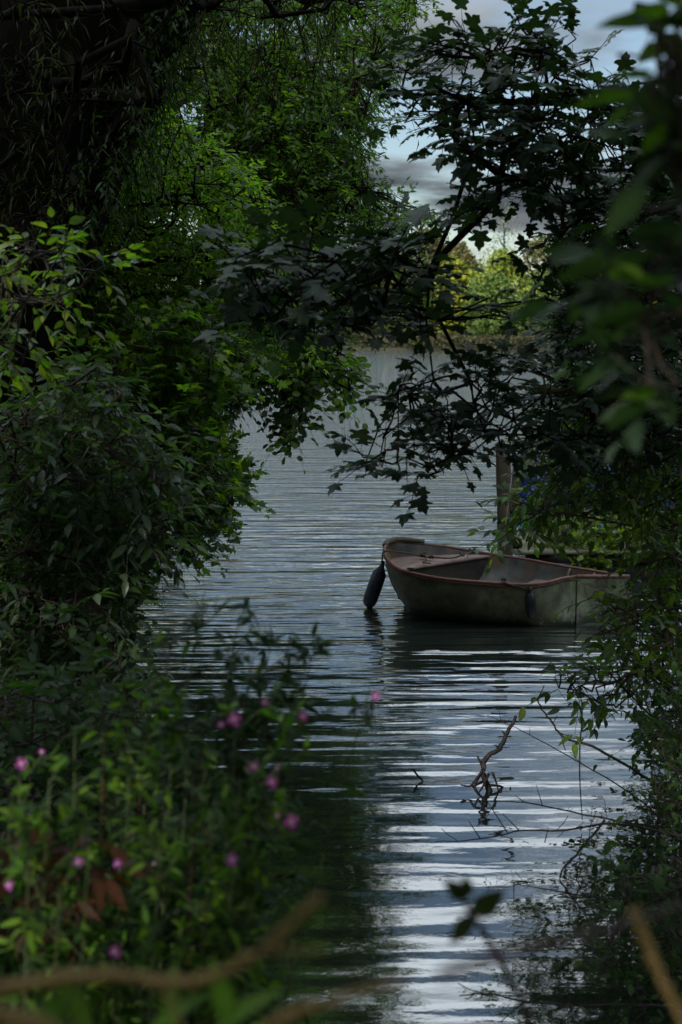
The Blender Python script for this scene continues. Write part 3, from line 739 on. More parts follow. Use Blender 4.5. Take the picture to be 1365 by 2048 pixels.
def band(z0, z1, o, name, mat):
    mb = MB(); V = []
    for x in xs_:
        for zz_ in (z0, z1): V.append((x - (.01 if x == xs_[0] else 0), 18.3 - (wid(x) + o) * (1 - .10 * (1 - zz_ / .5) ** 2), zz_))
    mb.add(V, [grid_faces(len(xs_), 2)]); mb.build(name, mat, cb, True)
band(.10, .20, .012, 'stripe', M['teal']); band(.44, .50, .02, 'rubbing_band', M['blue'])
def cover(x, s):
    a = math.pi * s; w_ = wid(x) + .03; t = (x - xa) / (xb - xa)
    h = .40 + .18 * math.sin(3 * t * math.pi + .8) ** 2 + .05 * math.sin(17 * t + 5 * s)
    return (x - .02, 18.3 - math.cos(a) * w_, .48 + math.sin(a) ** .8 * h + .02 * math.sin(23 * s + 9 * t))
mb = MB(); loft(mb, np.linspace(xa, xb, 40), cover, 24); mb.build('cover', M['navy'], cb, True)
mb = MB()
for t in np.linspace(.0, .92, 8):
    x = xa + (xb - xa) * t; mb.tube([np.array(cover(x, s)) + [0, -.01, .012] for s in np.linspace(.02, .9, 10)], .02, 6)
mb.build('strap', M['navy'], cb, True)
sb = MB(); a = P(1062, 985, 16.6)
for i in range(5):
    c = a + [(-.10 + .055 * i), rng.uniform(-.1, .1), .09 * math.sin(i * 1.3)]; sb.tube(smooth_path([c + [-.1, 0, -.14], c + [-.04, .02, .02], c + [.05, 0, .08], c + [.14, .02, -.1]], 4), .06 + .01 * (i % 3), 9)
tag(sb.build('furled_sail', M['navy'], smooth=True), 'dark navy bundle of furled canvas above the white hull beside the posts', 'canvas bundle')
sb = MB(); 
for du, dv, rr in ((0, 0, .07), (14, -12, .05), (-8, 14, .06)):
    c = P(1062 + du, 994 + dv, 16.45); sb.tube(smooth_path([c + [-.09, 0, .05], c + [0, .02, .0], c + [.08, .01, -.07]], 4), rr * np.array([.5, .9, 1, 1, 1, 1, .9, .8, .4]), 9)
tag(sb.build('buoyancy_vest', M['blue'], smooth=True), 'bright blue folded canvas hung on the navy bundle by the posts', 'canvas')

# ------------------------------------------------------------------ foliage near the inlet
G1 = [(.070, .140, .012), (.055, .115, .010), (.105, .155, .014), (.036, .078, .010)]      # fresh green
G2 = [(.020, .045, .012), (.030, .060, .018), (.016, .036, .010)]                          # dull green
G3 = [(.10, .12, .018), (.075, .10, .015), (.055, .085, .015)]                               # yellow green
G4 = [(.038, .062, .034), (.032, .056, .030), (.050, .076, .042)]
GH = [(.050, .120, .012), (.018, .050, .009), (.090, .155, .018), (.010, .026, .007)]                             # greyish elder green
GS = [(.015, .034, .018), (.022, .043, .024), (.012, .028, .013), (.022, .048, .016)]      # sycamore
# left bank: the big broadleaf tree leaning over the water
leafy('ash_tree', 'large green leafy tree overhanging the water from the left bank', 'tree', (-5.6, 17.5, .4),
      [(-5.6, 17.5, .2), (-5.2, 17.2, 2.0), (-4.3, 17, 3.8)],
      [dict(poly=[(140, -60), (640, -60), (640, 400), (600, 700), (430, 820), (300, 900), (100, 900), (60, 500), (150, 300)], D=(13.5, 18.5), n=3700, thr=.39, ns=1.1, share=.4,
            gap=[(235, 262, 70, 36), (480, 60, 110, 26), (385, 445, 42, 26), (400, 225, 60, 26), (300, 90, 24, 20)]),
       dict(poly=[(420, -60), (850, -60), (842, 20), (815, 105), (795, 150), (755, 205), (730, 260), (725, 330), (770, 395), (845, 415), (800, 440), (745, 500), (700, 600), (690, 700), (560, 720), (420, 700)], D=(14.5, 19), n=3800, thr=.40, ns=1.1, share=.4,
            gap=[(560, 50, 120, 40), (650, 110, 40, 30), (610, 230, 30, 22), (700, 60, 30, 30), (520, 250, 20, 30)]),
       dict(poly=[(540, 690), (690, 690), (715, 775), (705, 790), (660, 750), (620, 770), (600, 860), (578, 868), (560, 800), (530, 760)], D=(13.5, 15.5), n=260, thr=.25, ns=1.1, share=.08, spec=dict(droop=.55, shape='round', size=(.06, .095), k=7)),
       dict(poly=[(740, 430), (850, 440), (855, 640), (720, 650)], D=(18.3, 19.6), n=330, thr=.3, share=.05),
       dict(poly=[(380, 700), (560, 700), (500, 760), (475, 830), (440, 800), (400, 850), (360, 860)], D=(14, 17), n=420, share=.1)],
      dict(shape='small', size=(.055, .095), len=(.22, .45), k=9, pair=False, pal=[tuple(.72 * x for x in c) for c in G1] + G2, droop=.35, tilt=.5, hang=.25, twig=.003, var=.35), 900, M['leaf'], M['bark'], .008, .14, .28)
leafy('alder_tree', 'dense dark green tree deep behind the overhanging tree on the left bank', 'tree', (-8.5, 23, .6),
      [(-8.5, 23, .4), (-8, 23, 3), (-7.2, 22.5, 5)],
      [dict(poly=[(-60, -60), (600, -60), (740, 60), (680, 300), (660, 480), (450, 560), (400, 740), (250, 860), (-60, 900)], D=(20, 24), n=900, thr=.26, ns=.8,
            gap=[(235, 262, 80, 44), (500, 60, 110, 36), (385, 445, 46, 30), (600, 55, 110, 40), (400, 225, 50, 26)])],
      dict(shape='clump', size=(.14, .24), len=(.3, .6), k=7, pal=G2, droop=.3, tilt=.6, twig=.004), 200, M['leafdull'], M['bark'], .015, .2, .3)
# the willow at the top left: a thick leaning trunk and thin hanging shoots
wl_r = [(-3.6, 10.4, .1), (-2.95, 10.2, 2.0), (-2.35, 10.0, 3.6), (-1.75, 9.8, 4.9), (-1.2, 9.6, 6.3)]
leafy('willow_tree', 'old willow with a thick black leaning trunk at the top left', 'tree', wl_r[0], wl_r,
      [dict(poly=[(-40, -40), (400, -40), (330, 60), (300, 220), (240, 300), (120, 470), (-40, 480)], D=(7.4, 8.6), n=110, thr=.36, ns=1.6, spec=dict(k=7)),
       dict(poly=[(300, -40), (450, -40), (380, 60), (320, 200), (220, 400), (90, 490), (70, 430), (190, 260), (270, 90)], D=(9.0, 10.4), n=240, thr=.2, spec=dict(shape='small', size=(.04, .075), pal=G2, droop=.5, hang=.4)),
       dict(poly=[(250, -40), (760, -40), (740, 20), (600, 40), (380, 60)], D=(8.5, 10.5), n=70, thr=.35),
       dict(poly=[(-40, -40), (330, -40), (300, 60), (240, 300), (100, 480), (-40, 520)], D=(11.4, 13.5), n=1300, spec=dict(k=9, size=(.12, .2)))],
      dict(shape='willow', size=(.06, .11), len=(.25, .55), k=9, pal=[(.018, .028, .007), (.012, .018, .005), (.024, .026, .009)], droop=.8, tilt=.6, hang=.6, bias=(0, 0, -.6), twig=.003, outw=.4), 170, M['leafdull'], M['bark'], .008, .12, [.95, .88, .80, .74, .68])
# field maple / hazel in the middle left
leafy('maple_shrub', 'bushy field maple with rounded green leaves reaching out over the water on the left', 'shrub', (-3.2, 10.6, .4),
      [(-3.2, 10.6, .2), (-2.8, 10.5, 1.0)],
      [dict(poly=[(210, 660), (430, 620), (520, 700), (480, 740), (430, 780), (400, 880), (330, 930), (200, 900), (190, 780)], D=(9.2, 12), n=900, thr=.25, share=.4),
       dict(poly=[(250, 880), (400, 850), (455, 915), (485, 990), (440, 1010), (435, 1060), (400, 1085), (340, 1060), (300, 1100), (220, 1160), (180, 1000)], D=(9.0, 11), n=620, thr=.22, share=.4),
       dict(poly=[(100, 900), (250, 1080), (285, 1180), (250, 1290), (180, 1380), (60, 1300), (60, 950)], D=(9.2, 10.6), n=420, share=.2)],
      dict(shape='palm', size=(.042, .085), len=(.16, .32), k=8, pal=G1 + G2, droop=.25, tilt=.5, petiole=.014, twig=.0016), 520, M['leaf'], M['twig'], .005, .035, .05, leafname='foliage', woodname='branches')
leafy('rowan_tree', 'fine leaved green tree filling the space between the willow trunk and the overhanging tree', 'tree', (-3.9, 11.8, .4),
      [(-3.9, 11.8, .2), (-3.6, 11.7, 1.6), (-3.0, 11.6, 2.8)],
      [dict(poly=[(110, 640), (100, 480), (170, 350), (280, 240), (400, 270), (520, 380), (640, 540), (600, 700), (480, 660), (430, 740), (210, 760)], D=(10.2, 13), n=2300, thr=.36, ns=1.3, gap=[(235, 262, 70, 36), (385, 445, 42, 26), (400, 225, 60, 26)])],
      dict(shape='small', size=(.042, .075), len=(.16, .34), k=9, pal=G1 + [(.06, .12, .012)], droop=.35, tilt=.5, hang=.25, twig=.0016, var=.35), 600, M['leaf'], M['bark'], .005, .06, .09)
# elder on the left bank, leaves greyer and larger
leafy('elder_shrub', 'elder shrub with pale grey green pointed leaves on the left bank', 'shrub', (-2.7, 8.0, .6),
      [(-2.7, 8.0, .4), (-2.5, 7.8, 1.2)],
      [dict(poly=[(-40, 840), (130, 760), (260, 830), (330, 900), (340, 1000), (345, 1075), (300, 1120), (230, 1100), (200, 1200), (-40, 1220)], D=(6.8, 8.4), n=760, thr=.22, share=.6),
       dict(poly=[(-40, 1180), (200, 1180), (260, 1290), (265, 1400), (160, 1480), (-40, 1480)], D=(6.6, 7.8), n=420, share=.3),
       dict(poly=[(90, 730), (200, 730), (260, 800), (200, 840), (120, 820)], D=(7, 8), n=60, share=.1)],
      dict(shape='elder', size=(.05, .10), len=(.16, .32), k=4, pair=True, pal=G4 + G2, droop=.3, tilt=.4, hang=.25, petiole=.008, twig=.0022), 420, M['leaf'], M['twig'], .006, .03, .04, leafname='foliage', woodname='branches')
leafy('dogwood_shrub', 'dogwood branch with yellowing green leaves at the left edge under the willow', 'shrub', (-2.0, 5.6, .8),
      [(-2.0, 5.6, .6), (-1.9, 5.5, 1.6)],
      [dict(poly=[(-30, 480), (60, 470), (120, 485), (190, 490), (250, 505), (230, 530), (150, 560), (160, 610), (60, 640), (70, 700), (30, 760), (-30, 780)], D=(5.2, 6.2), n=64, thr=.15)],
      dict(shape='ovate', size=(.038, .068), len=(.10, .20), k=4, pair=True, pal=G3 + G1, droop=.2, tilt=.5, petiole=.006, twig=.002), 20, M['leaf'], M['twig'], .003, .014, .02, leafname='foliage', woodname='branches')
# dark undergrowth filling the left bank
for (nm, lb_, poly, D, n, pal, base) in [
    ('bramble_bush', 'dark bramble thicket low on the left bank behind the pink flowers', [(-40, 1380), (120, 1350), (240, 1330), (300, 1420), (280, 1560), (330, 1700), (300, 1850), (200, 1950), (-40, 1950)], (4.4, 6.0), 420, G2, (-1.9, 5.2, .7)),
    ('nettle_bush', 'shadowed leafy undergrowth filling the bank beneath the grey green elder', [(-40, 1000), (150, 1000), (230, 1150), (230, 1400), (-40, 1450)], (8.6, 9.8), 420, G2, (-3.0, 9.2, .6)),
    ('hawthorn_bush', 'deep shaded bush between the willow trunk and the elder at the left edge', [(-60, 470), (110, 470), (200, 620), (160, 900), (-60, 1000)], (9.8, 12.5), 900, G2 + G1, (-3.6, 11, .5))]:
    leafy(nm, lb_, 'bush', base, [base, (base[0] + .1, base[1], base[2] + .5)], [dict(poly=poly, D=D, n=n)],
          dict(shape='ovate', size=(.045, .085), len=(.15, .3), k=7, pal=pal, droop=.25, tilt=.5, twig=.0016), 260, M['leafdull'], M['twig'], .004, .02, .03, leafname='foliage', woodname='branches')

# ------------------------------------------------------------------ right bank: sycamore over the water
sy = [(3.3, 8.6, .3), (3.15, 8.4, 1.8), (3.0, 8.0, 3.2), (2.8, 7.6, 4.6)]
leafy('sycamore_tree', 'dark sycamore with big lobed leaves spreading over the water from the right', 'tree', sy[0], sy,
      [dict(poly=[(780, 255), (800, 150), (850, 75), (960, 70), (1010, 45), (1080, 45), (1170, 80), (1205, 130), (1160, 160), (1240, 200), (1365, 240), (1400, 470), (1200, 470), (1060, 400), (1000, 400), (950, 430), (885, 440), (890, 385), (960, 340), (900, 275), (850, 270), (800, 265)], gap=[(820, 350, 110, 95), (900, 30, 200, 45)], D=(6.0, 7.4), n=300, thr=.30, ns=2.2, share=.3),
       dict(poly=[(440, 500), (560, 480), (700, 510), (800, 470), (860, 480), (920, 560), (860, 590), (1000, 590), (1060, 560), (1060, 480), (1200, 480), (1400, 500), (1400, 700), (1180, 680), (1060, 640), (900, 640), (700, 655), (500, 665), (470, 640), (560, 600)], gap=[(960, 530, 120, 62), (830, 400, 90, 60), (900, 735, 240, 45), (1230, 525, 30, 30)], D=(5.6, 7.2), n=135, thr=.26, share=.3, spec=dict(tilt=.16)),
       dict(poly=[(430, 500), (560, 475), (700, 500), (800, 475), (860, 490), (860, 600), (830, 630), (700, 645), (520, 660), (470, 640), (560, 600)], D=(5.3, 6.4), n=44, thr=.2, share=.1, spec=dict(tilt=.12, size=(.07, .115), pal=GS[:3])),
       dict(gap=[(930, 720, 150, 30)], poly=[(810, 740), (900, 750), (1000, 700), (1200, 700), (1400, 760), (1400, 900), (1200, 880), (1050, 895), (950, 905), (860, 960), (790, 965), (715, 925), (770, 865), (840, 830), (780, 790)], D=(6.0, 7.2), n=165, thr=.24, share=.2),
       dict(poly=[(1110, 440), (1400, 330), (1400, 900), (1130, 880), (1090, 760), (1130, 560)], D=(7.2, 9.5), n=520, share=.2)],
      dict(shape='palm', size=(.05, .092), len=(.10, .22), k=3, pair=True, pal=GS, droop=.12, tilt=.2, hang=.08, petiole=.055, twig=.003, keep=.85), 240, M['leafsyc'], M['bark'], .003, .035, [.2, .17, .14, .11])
# elder over the landing stage
leafy('elder_shrub', 'elder shrub with light green leaves hanging over the stern of the dinghy on the right', 'shrub', (3.6, 9.2, .3),
      [(3.6, 9.2, .1), (3.3, 9.0, 1.0)],
      [dict(poly=[(1080, 870), (1140, 790), (1250, 770), (1400, 740), (1400, 1120), (1330, 1110), (1250, 1040), (1170, 1000), (1120, 1010), (1050, 1050), (1000, 1090), (1020, 1000), (1080, 960)], D=(7.6, 9.4), n=640, thr=.22, share=.45),
       dict(poly=[(1300, 1080), (1400, 1080), (1400, 1500), (1320, 1480), (1260, 1330), (1190, 1270), (1230, 1210), (1150, 1195), (1200, 1180), (1270, 1190), (1290, 1130)], D=(7.4, 9.0), n=300, thr=.12, share=.35),
       dict(poly=[(1080, 1350), (1180, 1330), (1260, 1340), (1300, 1420), (1200, 1420), (1130, 1390)], D=(7.2, 8.0), n=34, share=.1)],
      dict(shape='elder', size=(.045, .09), len=(.16, .30), k=4, pair=True, pal=G4 + G1, droop=.28, tilt=.4, hang=.2, petiole=.008, twig=.002), 360, M['leaf'], M['twig'], .004, .03, .04, leafname='foliage', woodname='branches')
leafy('blackthorn_bush', 'dark small leaved bush trailing into the water down the right edge', 'bush', (2.25, 6.2, .2),
      [(2.25, 6.2, .0), (2.1, 6.2, .5)],
      [dict(poly=[(1300, 1420), (1400, 1400), (1400, 1800), (1330, 1760), (1270, 1640), (1310, 1560)], D=(6.2, 7.3), n=150, thr=.1, share=.4),
       dict(poly=[(1330, 1700), (1400, 1700), (1400, 2100), (1200, 2080), (1230, 1990), (1180, 1910), (1250, 1830), (1220, 1740)], D=(4.9, 5.6), n=150, thr=.1, share=.4, zmin=.01)],
      dict(shape='ovate', size=(.030, .055), len=(.12, .26), k=6, pal=G2 + G1[3:], droop=.2, tilt=.6, twig=.0015), 120, M['leafdull'], M['twig'], .003, .014, .02, leafname='foliage', woodname='branches')
# weeds on the landing stage, yellow green
leafy('ivy_weeds', 'bright yellow green leafy weeds growing on the landing stage', 'plant', (3.1, 15.2, .31),
      [(3.1, 15.2, .31), (3.1, 15.2, .4)],
      [dict(poly=[(1085, 1106), (1100, 1060), (1150, 1035), (1230, 1030), (1310, 1035), (1390, 1040), (1390, 1106)], D=(14.7, 15.9), n=420, zmin=.3, share=.8),
       dict(poly=[(1160, 1100), (1230, 1100), (1215, 1130), (1185, 1150)], D=(14.4, 14.58), n=30, share=.2)],
      dict(shape='round', size=(.04, .075), len=(.08, .18), k=6, pal=G3 + [(.13, .2, .02)], droop=.3, tilt=.6, twig=.0015), 50, M['leaf'], M['twig'], .003, .008, .01, leafname='foliage', woodname='stems')

# near branch at the top right, out of focus
leafy('hazel_branch', 'close blurred hazel branch with broad leaves hanging down the right edge', 'branch', (1.15, 1.8, 1.4),
      [(1.15, 1.8, 1.4), (.75, 1.75, 2.3), (.5, 1.7, 3.0)],
      [dict(poly=[(1290, 40), (1400, 10), (1400, 480), (1350, 400), (1320, 180)], D=(1.5, 1.9), n=34, share=.4),
       dict(poly=[(1210, 490), (1300, 480), (1400, 470), (1400, 820), (1310, 800), (1220, 740), (1230, 640), (1200, 560)], D=(1.6, 2.0), n=26, share=.6)],
      dict(shape='ovate', size=(.04, .07), len=(.05, .10), k=4, pal=G2 + GS + G1[:1], droop=.2, tilt=.5, twig=.0015), 14, M['leafdull'], M['twig'], .002, .006, .008, leafname='leaves', woodname='stem')

# ------------------------------------------------------------------ great willowherb, out of focus at the bottom left
def flower(root, c, r, face):
    mb = MB(); f = nrm(np.array(face, float)); s1 = nrm(np.cross(f, [0.1, 0.1, 1])); s2 = np.cross(f, s1)
    for k in range(4):
        a = k * math.pi / 2 + .4; d = s1 * math.cos(a) + s2 * math.sin(a); t = np.cross(f, d)
        pr = [(0, 0, 0), (.45, .30, .05), (.85, .52, .16), (1.0, .28, .2), (.86, 0, .14), (1.0, -.28, .2), (.85, -.52, .16), (.45, -.30, .05)]
        V = np.array([c + r * (x * d + y_ * t + z_ * f) for x, y_, z_ in pr])
        cc = np.array([(.70, .35, .62)] + [(.42, .06, .44)] * 7)
        mb.add(V, [[[0, 1, 2, 3, 4], [0, 4, 5, 6, 7]][0:1], [[0, 4, 5, 6, 7]]], cc)
    o = mb.build('flower', M['petal'], root)
    m2 = MB(); m2.tube([c, c + f * r * .5], [.0016, .0022], 6); m2.build('stigma', M['stig'], o)
M['stig'] = noisy('stigma', (.6, .6, .45), (.75, .75, .6), 5, .6)
def herb(u, v, D, label, flowers=(), lean=0.0, H=1.0, pal=G1, group=None, dense=1.0):
    top = P(u, v, D); foot = np.array([top[0] - .25 * lean - rng.uniform(-.04, .04), top[1] + rng.uniform(-.05, .1), 0]); foot[2] = max(gz(foot[0], foot[1]), -.1)
    root = empty('willowherb_plant', foot, label, 'plant', group); n = 12
    p = smooth_path([foot, foot * .55 + top * .45 + [-.02 * lean, 0, .03], top], 6); tb = MB(); tb.tube(p, np.linspace(.005, .0014, len(p)), 6)
    lb = MB(); L_ = np.linalg.norm(top - foot); base = []; nodes = []
    ns = int(L_ / .035 * dense); ts = np.sort(rng.uniform(.18, 1.0, ns)) ** .9
    pi = np.stack([np.interp(ts, np.linspace(0, 1, len(p)), p[:, i]) for i in range(3)], -1); a = rng.uniform(0, 6.28, ns)
    side_ = np.stack([np.cos(a), np.sin(a), np.full(ns, .25)], -1); br = rng.random(ns) < .62; bl = np.where(br, rng.uniform(.05, .20, ns) * (1.25 - ts), .01)[:, None]
    end = pi + side_ * bl + [0, 0, .03]; tubes(tb, pi, (pi + end) / 2, end, .0016, .001, 4)
    for r_ in range(6):
        t = rng.uniform(.25, 1.05, (ns, 1)); q = pi + (end - pi) * t; X = nrm(side_ * [1, 1, .5] + rng.normal(0, .55, (ns, 3)) + [0, 0, -.15 if r_ % 2 else .3]); Nn_ = nrm(rng.normal(0, .5, (ns, 3)) + [0, 0, 1])
        place_leaves(lb, 'herb', q, X, nrm(Nn_ - X * (X * Nn_).sum(1, keepdims=True)), rng.uniform(.024, .056, ns) * (1.35 - .5 * ts), colors(ns, pal, .5))
    for fu, fv, fr in flowers:
        c = P(fu, fv, D - .16 + rng.uniform(-.03, .03)); fr = fr * .8; j = np.argmin(np.linalg.norm(pi - (c - [0, 0, .08]), axis=1)); 
        tb.tube(smooth_path([pi[j], (pi[j] + c) / 2 + [0, 0, -.015], c + [0, .01, -.003]], 4), .0011, 4); flower(root, c, fr, (rng.normal(0, .35), -1, rng.uniform(-.1, .45)))
    tb.build('stem', M['redcane'] if rng.random() < .3 else M['gstem'], root); lb.build('leaves', M['leafdull'], root)
M['gstem'] = noisy('green_stem', (.04, .06, .02), (.07, .09, .03), 20, .6)
FL = [
 (472, 1430, 2.5, [(470, 1438, .016), (443, 1449, .008)], 'willowherb with one open pink flower, highest of the open flowers left of the water gap'),
 (40, 1515, 2.7, [(42, 1527, .014), (84, 1503, .007)], 'willowherb whose pink flower stands nearest the left edge, above the others there'),
 (520, 1525, 2.5, [(507, 1533, .012), (545, 1563, .014), (556, 1535, .006)], 'willowherb with two pink flowers close together at the right side of the clump'),
 (575, 1600, 2.4, [(583, 1642, .016), (556, 1630, .006)], 'willowherb with the largest pink flower, farthest right in the leafy clump'),
 (470, 1700, 2.4, [(463, 1720, .014)], 'willowherb with a lone pink flower low at the right foot of the clump'),
 (160, 1710, 2.5, [(157, 1724, .011)], 'willowherb with a small sideways pink flower left of the dim double one'),
 (240, 1715, 2.6, [(237, 1728, .012), (310, 1727, .006)], 'willowherb with a dim pink flower and a bud low in the middle of the clump'),
 (22, 1755, 2.5, [(20, 1770, .012)], 'willowherb with a pink flower low beside the left edge'),
 (232, 1885, 2.4, [(232, 1903, .014)], 'willowherb with the lowest pink flower, just above the tan cane'),
 (740, 1375, 2.9, [(752, 1392, .012)], 'thin willowherb stem with a purple flower reaching out over open water'),
 (600, 1400, 2.5, [(608, 1432, .012), (530, 1405, .008)], 'dark willowherb with two dim purple flowers below the spiky tops'),
]
for u, v, D, fl, lbl in FL: herb(u, v, D, lbl, fl, lean=(1.6 if u > 560 else .3), dense=.55 if u > 700 else 1.1, pal=GH if u < 620 else G2)
gp = 'flowerless willowherb stems in the clump'
for u, v, D in [(150, 1450, 2.6), (210, 1420, 2.7), (300, 1290, 2.9), (350, 1380, 2.7), (260, 1500, 2.5), (100, 1560, 2.4), (400, 1500, 2.5), (330, 1560, 2.3), (430, 1600, 2.4), (180, 1640, 2.3), (60, 1650, 2.3), (480, 1560, 2.6), (120, 1780, 2.2), (20, 1620, 2.5), (250, 1350, 2.8), (380, 1450, 2.8)]:
    herb(u, v, D, 'green flowerless willowherb stem crowded in the leafy clump at the bottom left', (), .3, pal=GH, group=gp, dense=1.0)
gp = 'dark spiky willowherb tops against the water'
for u, v, D in [(410, 1180, 3.0), (520, 1250, 2.9), (460, 1290, 2.8), (580, 1270, 3.0), (630, 1290, 3.0), (560, 1340, 2.8), (350, 1250, 3.1), (480, 1230, 3.1), (430, 1330, 3.0), (600, 1370, 2.9), (500, 1380, 2.8), (540, 1300, 3.1)]:
    herb(u, v, D, 'dark narrow leaved willowherb top standing against the bright water', (), 1.3, pal=G2 + GS, group=gp, dense=1.1)
# dead brown leafy stems among the herbs
leafy('withered_dock', 'withered rusty brown dock plant among the willowherb at the lower left', 'plant', (-.62, 2.5, .9),
      [(-.62, 2.5, .8), (-.58, 2.5, 1.2)], [dict(poly=[(70, 1660), (190, 1640), (200, 1800), (150, 1900), (90, 1880)], D=(2.4, 2.6), n=16)],
      dict(shape='herb', size=(.05, .09), len=(.05, .1), k=4, pal=[(.08, .032, .016), (.05, .025, .012)], droop=.8, tilt=.7, hang=.7, twig=.0015), 8, M['leafdull'], M['redcane'], .002, .004, .005, leafname='leaves', woodname='stem')

# ------------------------------------------------------------------ canes and bare branches
def cane(name, pts, rad, label, cat, mat, side=(), closed_to=None):
    p = smooth_path(pts, 8); n = len(p); mb = MB(); mb.tube(p + rng.normal(0, rad * .15, p.shape), .95 * np.linspace(rad, rad * .45, n) * (1 + .35 * (np.arange(n) % 6 == 3)), 7)
    for s_ in side: q = smooth_path(s_, 5); mb.tube(q, np.linspace(rad * .5, rad * .2, len(q)), 5)
    return tag(mb.build(name, M[mat], smooth=True), label, cat)
def PL(*a): return [P(u, v, D) for u, v, D in a]
cane('bramble_cane', PL((-120, 2010, 1.000), (0, 1978, 0.960), (130, 1955, 0.944), (260, 1953, 0.920), (400, 1962, 0.896), (500, 1915, 0.880), (580, 1850, 0.864), (640, 1790, 0.840)), 0.0053, 'thick tan cane curving out of focus across the lower left', 'cane', 'cane', [PL((500, 1915, 0.880), (560, 1900, 0.880), (650, 1905, 0.880)), PL((330, 1960, 0.904), (345, 2010, 0.896), (370, 2080, 0.880))])
cane('bramble_cane', PL((460, 2120, 0.880), (560, 2040, 0.880), (700, 1990, 0.880), (820, 1958, 0.896)), 0.0046, 'pale tan cane out of focus at the bottom edge near the middle', 'cane', 'cane')
cane('bramble_cane', PL((880, 1950, 0.760), (970, 1920, 0.784), (1060, 1895, 0.800), (1140, 1878, 0.840), (1240, 1850, 0.920), (1400, 1800, 1.040)), 0.0034, 'dark red brown cane lying blurred across the bright water at the bottom', 'cane', 'redcane')
cane('bramble_cane', PL((1270, 1820, 1.040), (1300, 1900, 1.024), (1340, 1990, 1.000), (1400, 2120, 0.960)), .005, 'rusty tan cane slanting down at the bottom right corner', 'cane', 'cane')
cane('bramble_cane', PL((-60, 2030, 0.800), (60, 2045, 0.800), (160, 2080, 0.800)), 0.0074, 'yellowish brown cane in the bottom left corner', 'cane', 'cane')
tw = empty('sapling_shoot', P(1080, 2120, 1.35), 'dark blurred seedling shoot with small leaves standing before the open water', 'seedling')
mb = MB(); pts = smooth_path(PL((1090, 2120, 1.35), (1040, 2000, 1.35), (990, 1900, 1.35), (945, 1830, 1.35), (912, 1778, 1.35)), 6); mb.tube(pts, np.linspace(.0045, .0025, len(pts)), 6); mb.build('stem', M['twig'], tw)
for (u, v, uu, vv, sz) in ((945, 1830, 905, 1885, .03), (945, 1830, 1005, 1785, .03), (925, 1795, 895, 1765, .018), (930, 1800, 935, 1760, .014)):
    a, b = P(u, v, 1.35), P(uu, vv, 1.33); lb = MB(); X = nrm(b - a)[None]; place_leaves(lb, 'ovate', a[None], X, nrm(np.array([[.25, -.9, .45]])), np.linalg.norm(b - a) * 1.05, np.array([[.016, .022, .010]])); lb.build('leaf', M['leafdull'], tw)
lf = MB(); b_ = [P(u, 2060, D) for u, D in ((300, 1.3), (350, 1.25), (430, 1.2), (470, 1.2), (60, 1.3), (10, 1.3), (180, 1.35))]; n = len(b_); X = nrm(np.stack([rng.normal(0, 1, n), rng.normal(0, .5, n), rng.uniform(0, .6, n)], -1))
rt = empty('grass_tuft', P(250, 2080, 1.3), 'blurred green blades poking up at the very bottom left', 'plant'); 
for i in range(n): lf = MB(); place_leaves(lf, 'herb', b_[i][None], X[i][None], nrm(rng.normal(0, .5, (1, 3)) + [0, -.3, 1]), np.full(1, .07), colors(1, G1, .2)); lf.build('blade', M['leafdull'], rt)

# dead branch standing in the water
base = Pz(975, 1582, 0.0); Dd = base[1]
def PD(*a): return [P(u, v, Dd + d) for u, v, d in a]
mb = MB(); p = smooth_path(PD((985, 1600, .0), (975, 1570, 0), (966, 1535, 0), (975, 1515, .03), (1000, 1497, .05), (1012, 1470, .08), (1024, 1450, .1), (1033, 1433, .12)), 5); mb.tube(p + rng.normal(0, .002, p.shape), np.linspace(.019, .009, len(p)), 8)
for a in [((967, 1540, 0), (950, 1562, -.05), (940, 1572, -.05), (922, 1570, -.06)), ((966, 1535, 0), (958, 1518, .0), (955, 1512, .0)), ((975, 1570, 0), (1000, 1572, .05), (1015, 1580, .1), (1030, 1577, .12)), ((960, 1550, 0), (950, 1575, -.1), (960, 1592, -.1)), ((985, 1545, 0), (992, 1562, .0), (998, 1585, .0)), ((972, 1560, 0), (940, 1575, .1), (925, 1571, .12)), ((978, 1548, 0), (965, 1575, -.08), (955, 1588, -.1)), ((1000, 1580, 0), (1012, 1590, .02), (1022, 1574, .05)), ((1000, 1497, .05), (990, 1490, .05)), ((1012, 1470, .08), (1004, 1462, .08))]:
    q = smooth_path(PD(*a), 4); mb.tube(q, np.linspace(.009, .004, len(q)), 6)
tag(mb.build('dead_branch', M['dead'], smooth=True), 'knobbly dead branch standing up out of the bright water', 'branch')
mb = MB(); D0 = Pz(845, 1562, 0)[1]; mb.tube(smooth_path([P(826, 1538, D0), P(835, 1550, D0), P(846, 1562, D0), P(838, 1568, D0 - .05)], 4), .006, 5); tag(mb.build('twig', M['dead']), 'small bent twig sticking out of the water left of the dead branch', 'twig')
def bare(pts, rad, label, sides=(), nm='bare_branch', tufts=0):
    p = smooth_path([P(*a) for a in pts], 6); mb = MB(); mb.tube(p + rng.normal(0, rad * .25, p.shape), np.linspace(rad, rad * .35, len(p)), 6)
    for s_ in sides: q = smooth_path([P(*a) for a in s_], 4); mb.tube(q, np.linspace(rad * .5, rad * .25, len(q)), 5)
    for k in rng.integers(2, len(p) - 1, 7):
        d = rng.normal(0, 1, 3) * .05; mb.tube([p[k], p[k] + d * .6, p[k] + d + [0, 0, .01]], rad * .3, 4)
    return tag(mb.build(nm, M['dead'], smooth=True), label, 'branch')
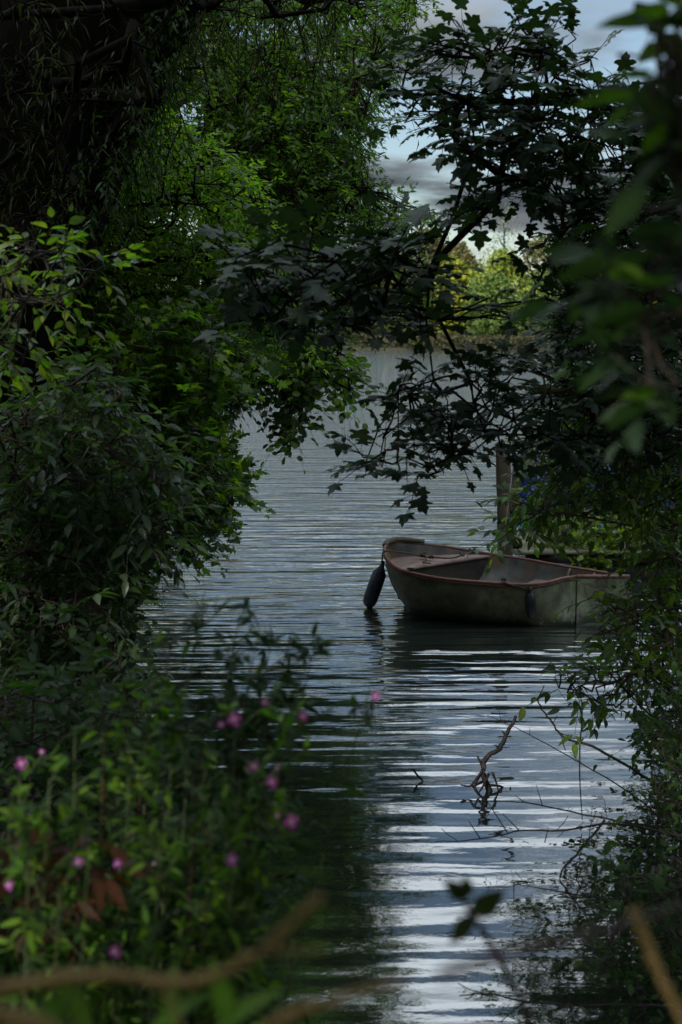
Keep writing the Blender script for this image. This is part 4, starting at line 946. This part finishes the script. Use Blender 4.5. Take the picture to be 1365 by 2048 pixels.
bare([(1420, 1640, 6.9), (1300, 1560, 7), (1200, 1500, 7.1), (1130, 1475, 7.2), (1100, 1440, 7.3), (1075, 1400, 7.3), (1085, 1390, 7.3)], .009, 'dark bare branch arching down from the elder beside the dead branch', [[(1160, 1490, 7.15), (1165, 1420, 7.2), (1155, 1360, 7.2)], [(1160, 1490, 7.15), (1160, 1560, 7.1), (1165, 1640, 7.1)]])
bare([(1400, 1720, 6.6), (1280, 1600, 6.8), (1150, 1520, 7.1), (1060, 1470, 7.3), (975, 1430, 7.5)], .0045, 'thin straight bare twig crossing above the dead branch', [[(1060, 1470, 7.3), (1060, 1455, 7.3)]])
bare([(1380, 1660, 6.4), (1250, 1645, 6.5), (1150, 1625, 6.6), (1050, 1605, 6.7), (960, 1602, 6.8), (860, 1597, 6.9)], .005, 'long thin bare twig lying low over the water right below the dead branch', [[(1085, 1610, 6.7), (1073, 1570, 6.7)], [(1050, 1605, 6.7), (1030, 1590, 6.7)]])
bare([(1400, 1680, 6.0), (1240, 1648, 6.1), (1130, 1660, 6.2), (1040, 1662, 6.2), (960, 1678, 6.3), (870, 1684, 6.3)], .006, 'dark drooping bare branch reaching left over the water in the middle of the inlet', [[(1015, 1665, 6.2), (970, 1595, 6.2)], [(1040, 1662, 6.2), (1005, 1627, 6.2)], [(960, 1676, 6.3), (938, 1642, 6.3)], [(1090, 1685, 6.2), (1097, 1655, 6.2)]])
bare([(1420, 1790, 5.5), (1280, 1800, 5.6), (1160, 1790, 5.7), (1080, 1776, 5.7), (1028, 1768, 5.7)], .005, 'bent bare twig with one end dropping straight to the water', [[(1028, 1768, 5.7), (1028, 1800, 5.7), (1029, 1824, 5.7)]])
bare([(1210, 1640, 6.0), (1160, 1700, 5.9), (1120, 1752, 5.8), (1150, 1800, 5.8), (1185, 1850, 5.7), (1230, 1890, 5.6)], .006, 'crooked dark branch bending back on itself near the right bank', [[(1140, 1755, 5.8), (1220, 1790, 5.7)], [(1150, 1715, 5.9), (1135, 1722, 5.9)]])
bare([(1400, 2020, 4.7), (1280, 2010, 4.8), (1150, 2010, 4.85), (1050, 2002, 4.9), (980, 1988, 4.9), (920, 1990, 4.95)], .006, 'lowest bare branch lying just over the water near the bottom edge', [[(1150, 2010, 4.85), (1135, 1965, 4.85)], [(1050, 2002, 4.9), (1000, 2045, 4.9)], [(1150, 2010, 4.85), (1120, 2048, 4.8)]])
grp('elder_shoot', [P(*a) for a in ((1350, 1070, 8.2), (1290, 1055, 8.0), (1230, 1045, 7.8), (1150, 1030, 7.6), (1110, 1025, 7.6))], 'long bare reddish shoot crossing in front of the landing stage', 'branch', .007, M['redcane'])
fl_ = MB(); place_leaves(fl_, 'ovate', np.array([Pz(1123, 1919, .006)]), np.array([[1, .1, 0.]]), np.array([[0, 0, 1.]]), .07, np.array([[.03, .025, .015]])); tag(fl_.build('floating_leaf', M['leafdull']), 'single dark leaf floating on the bright water near the bottom', 'leaf')
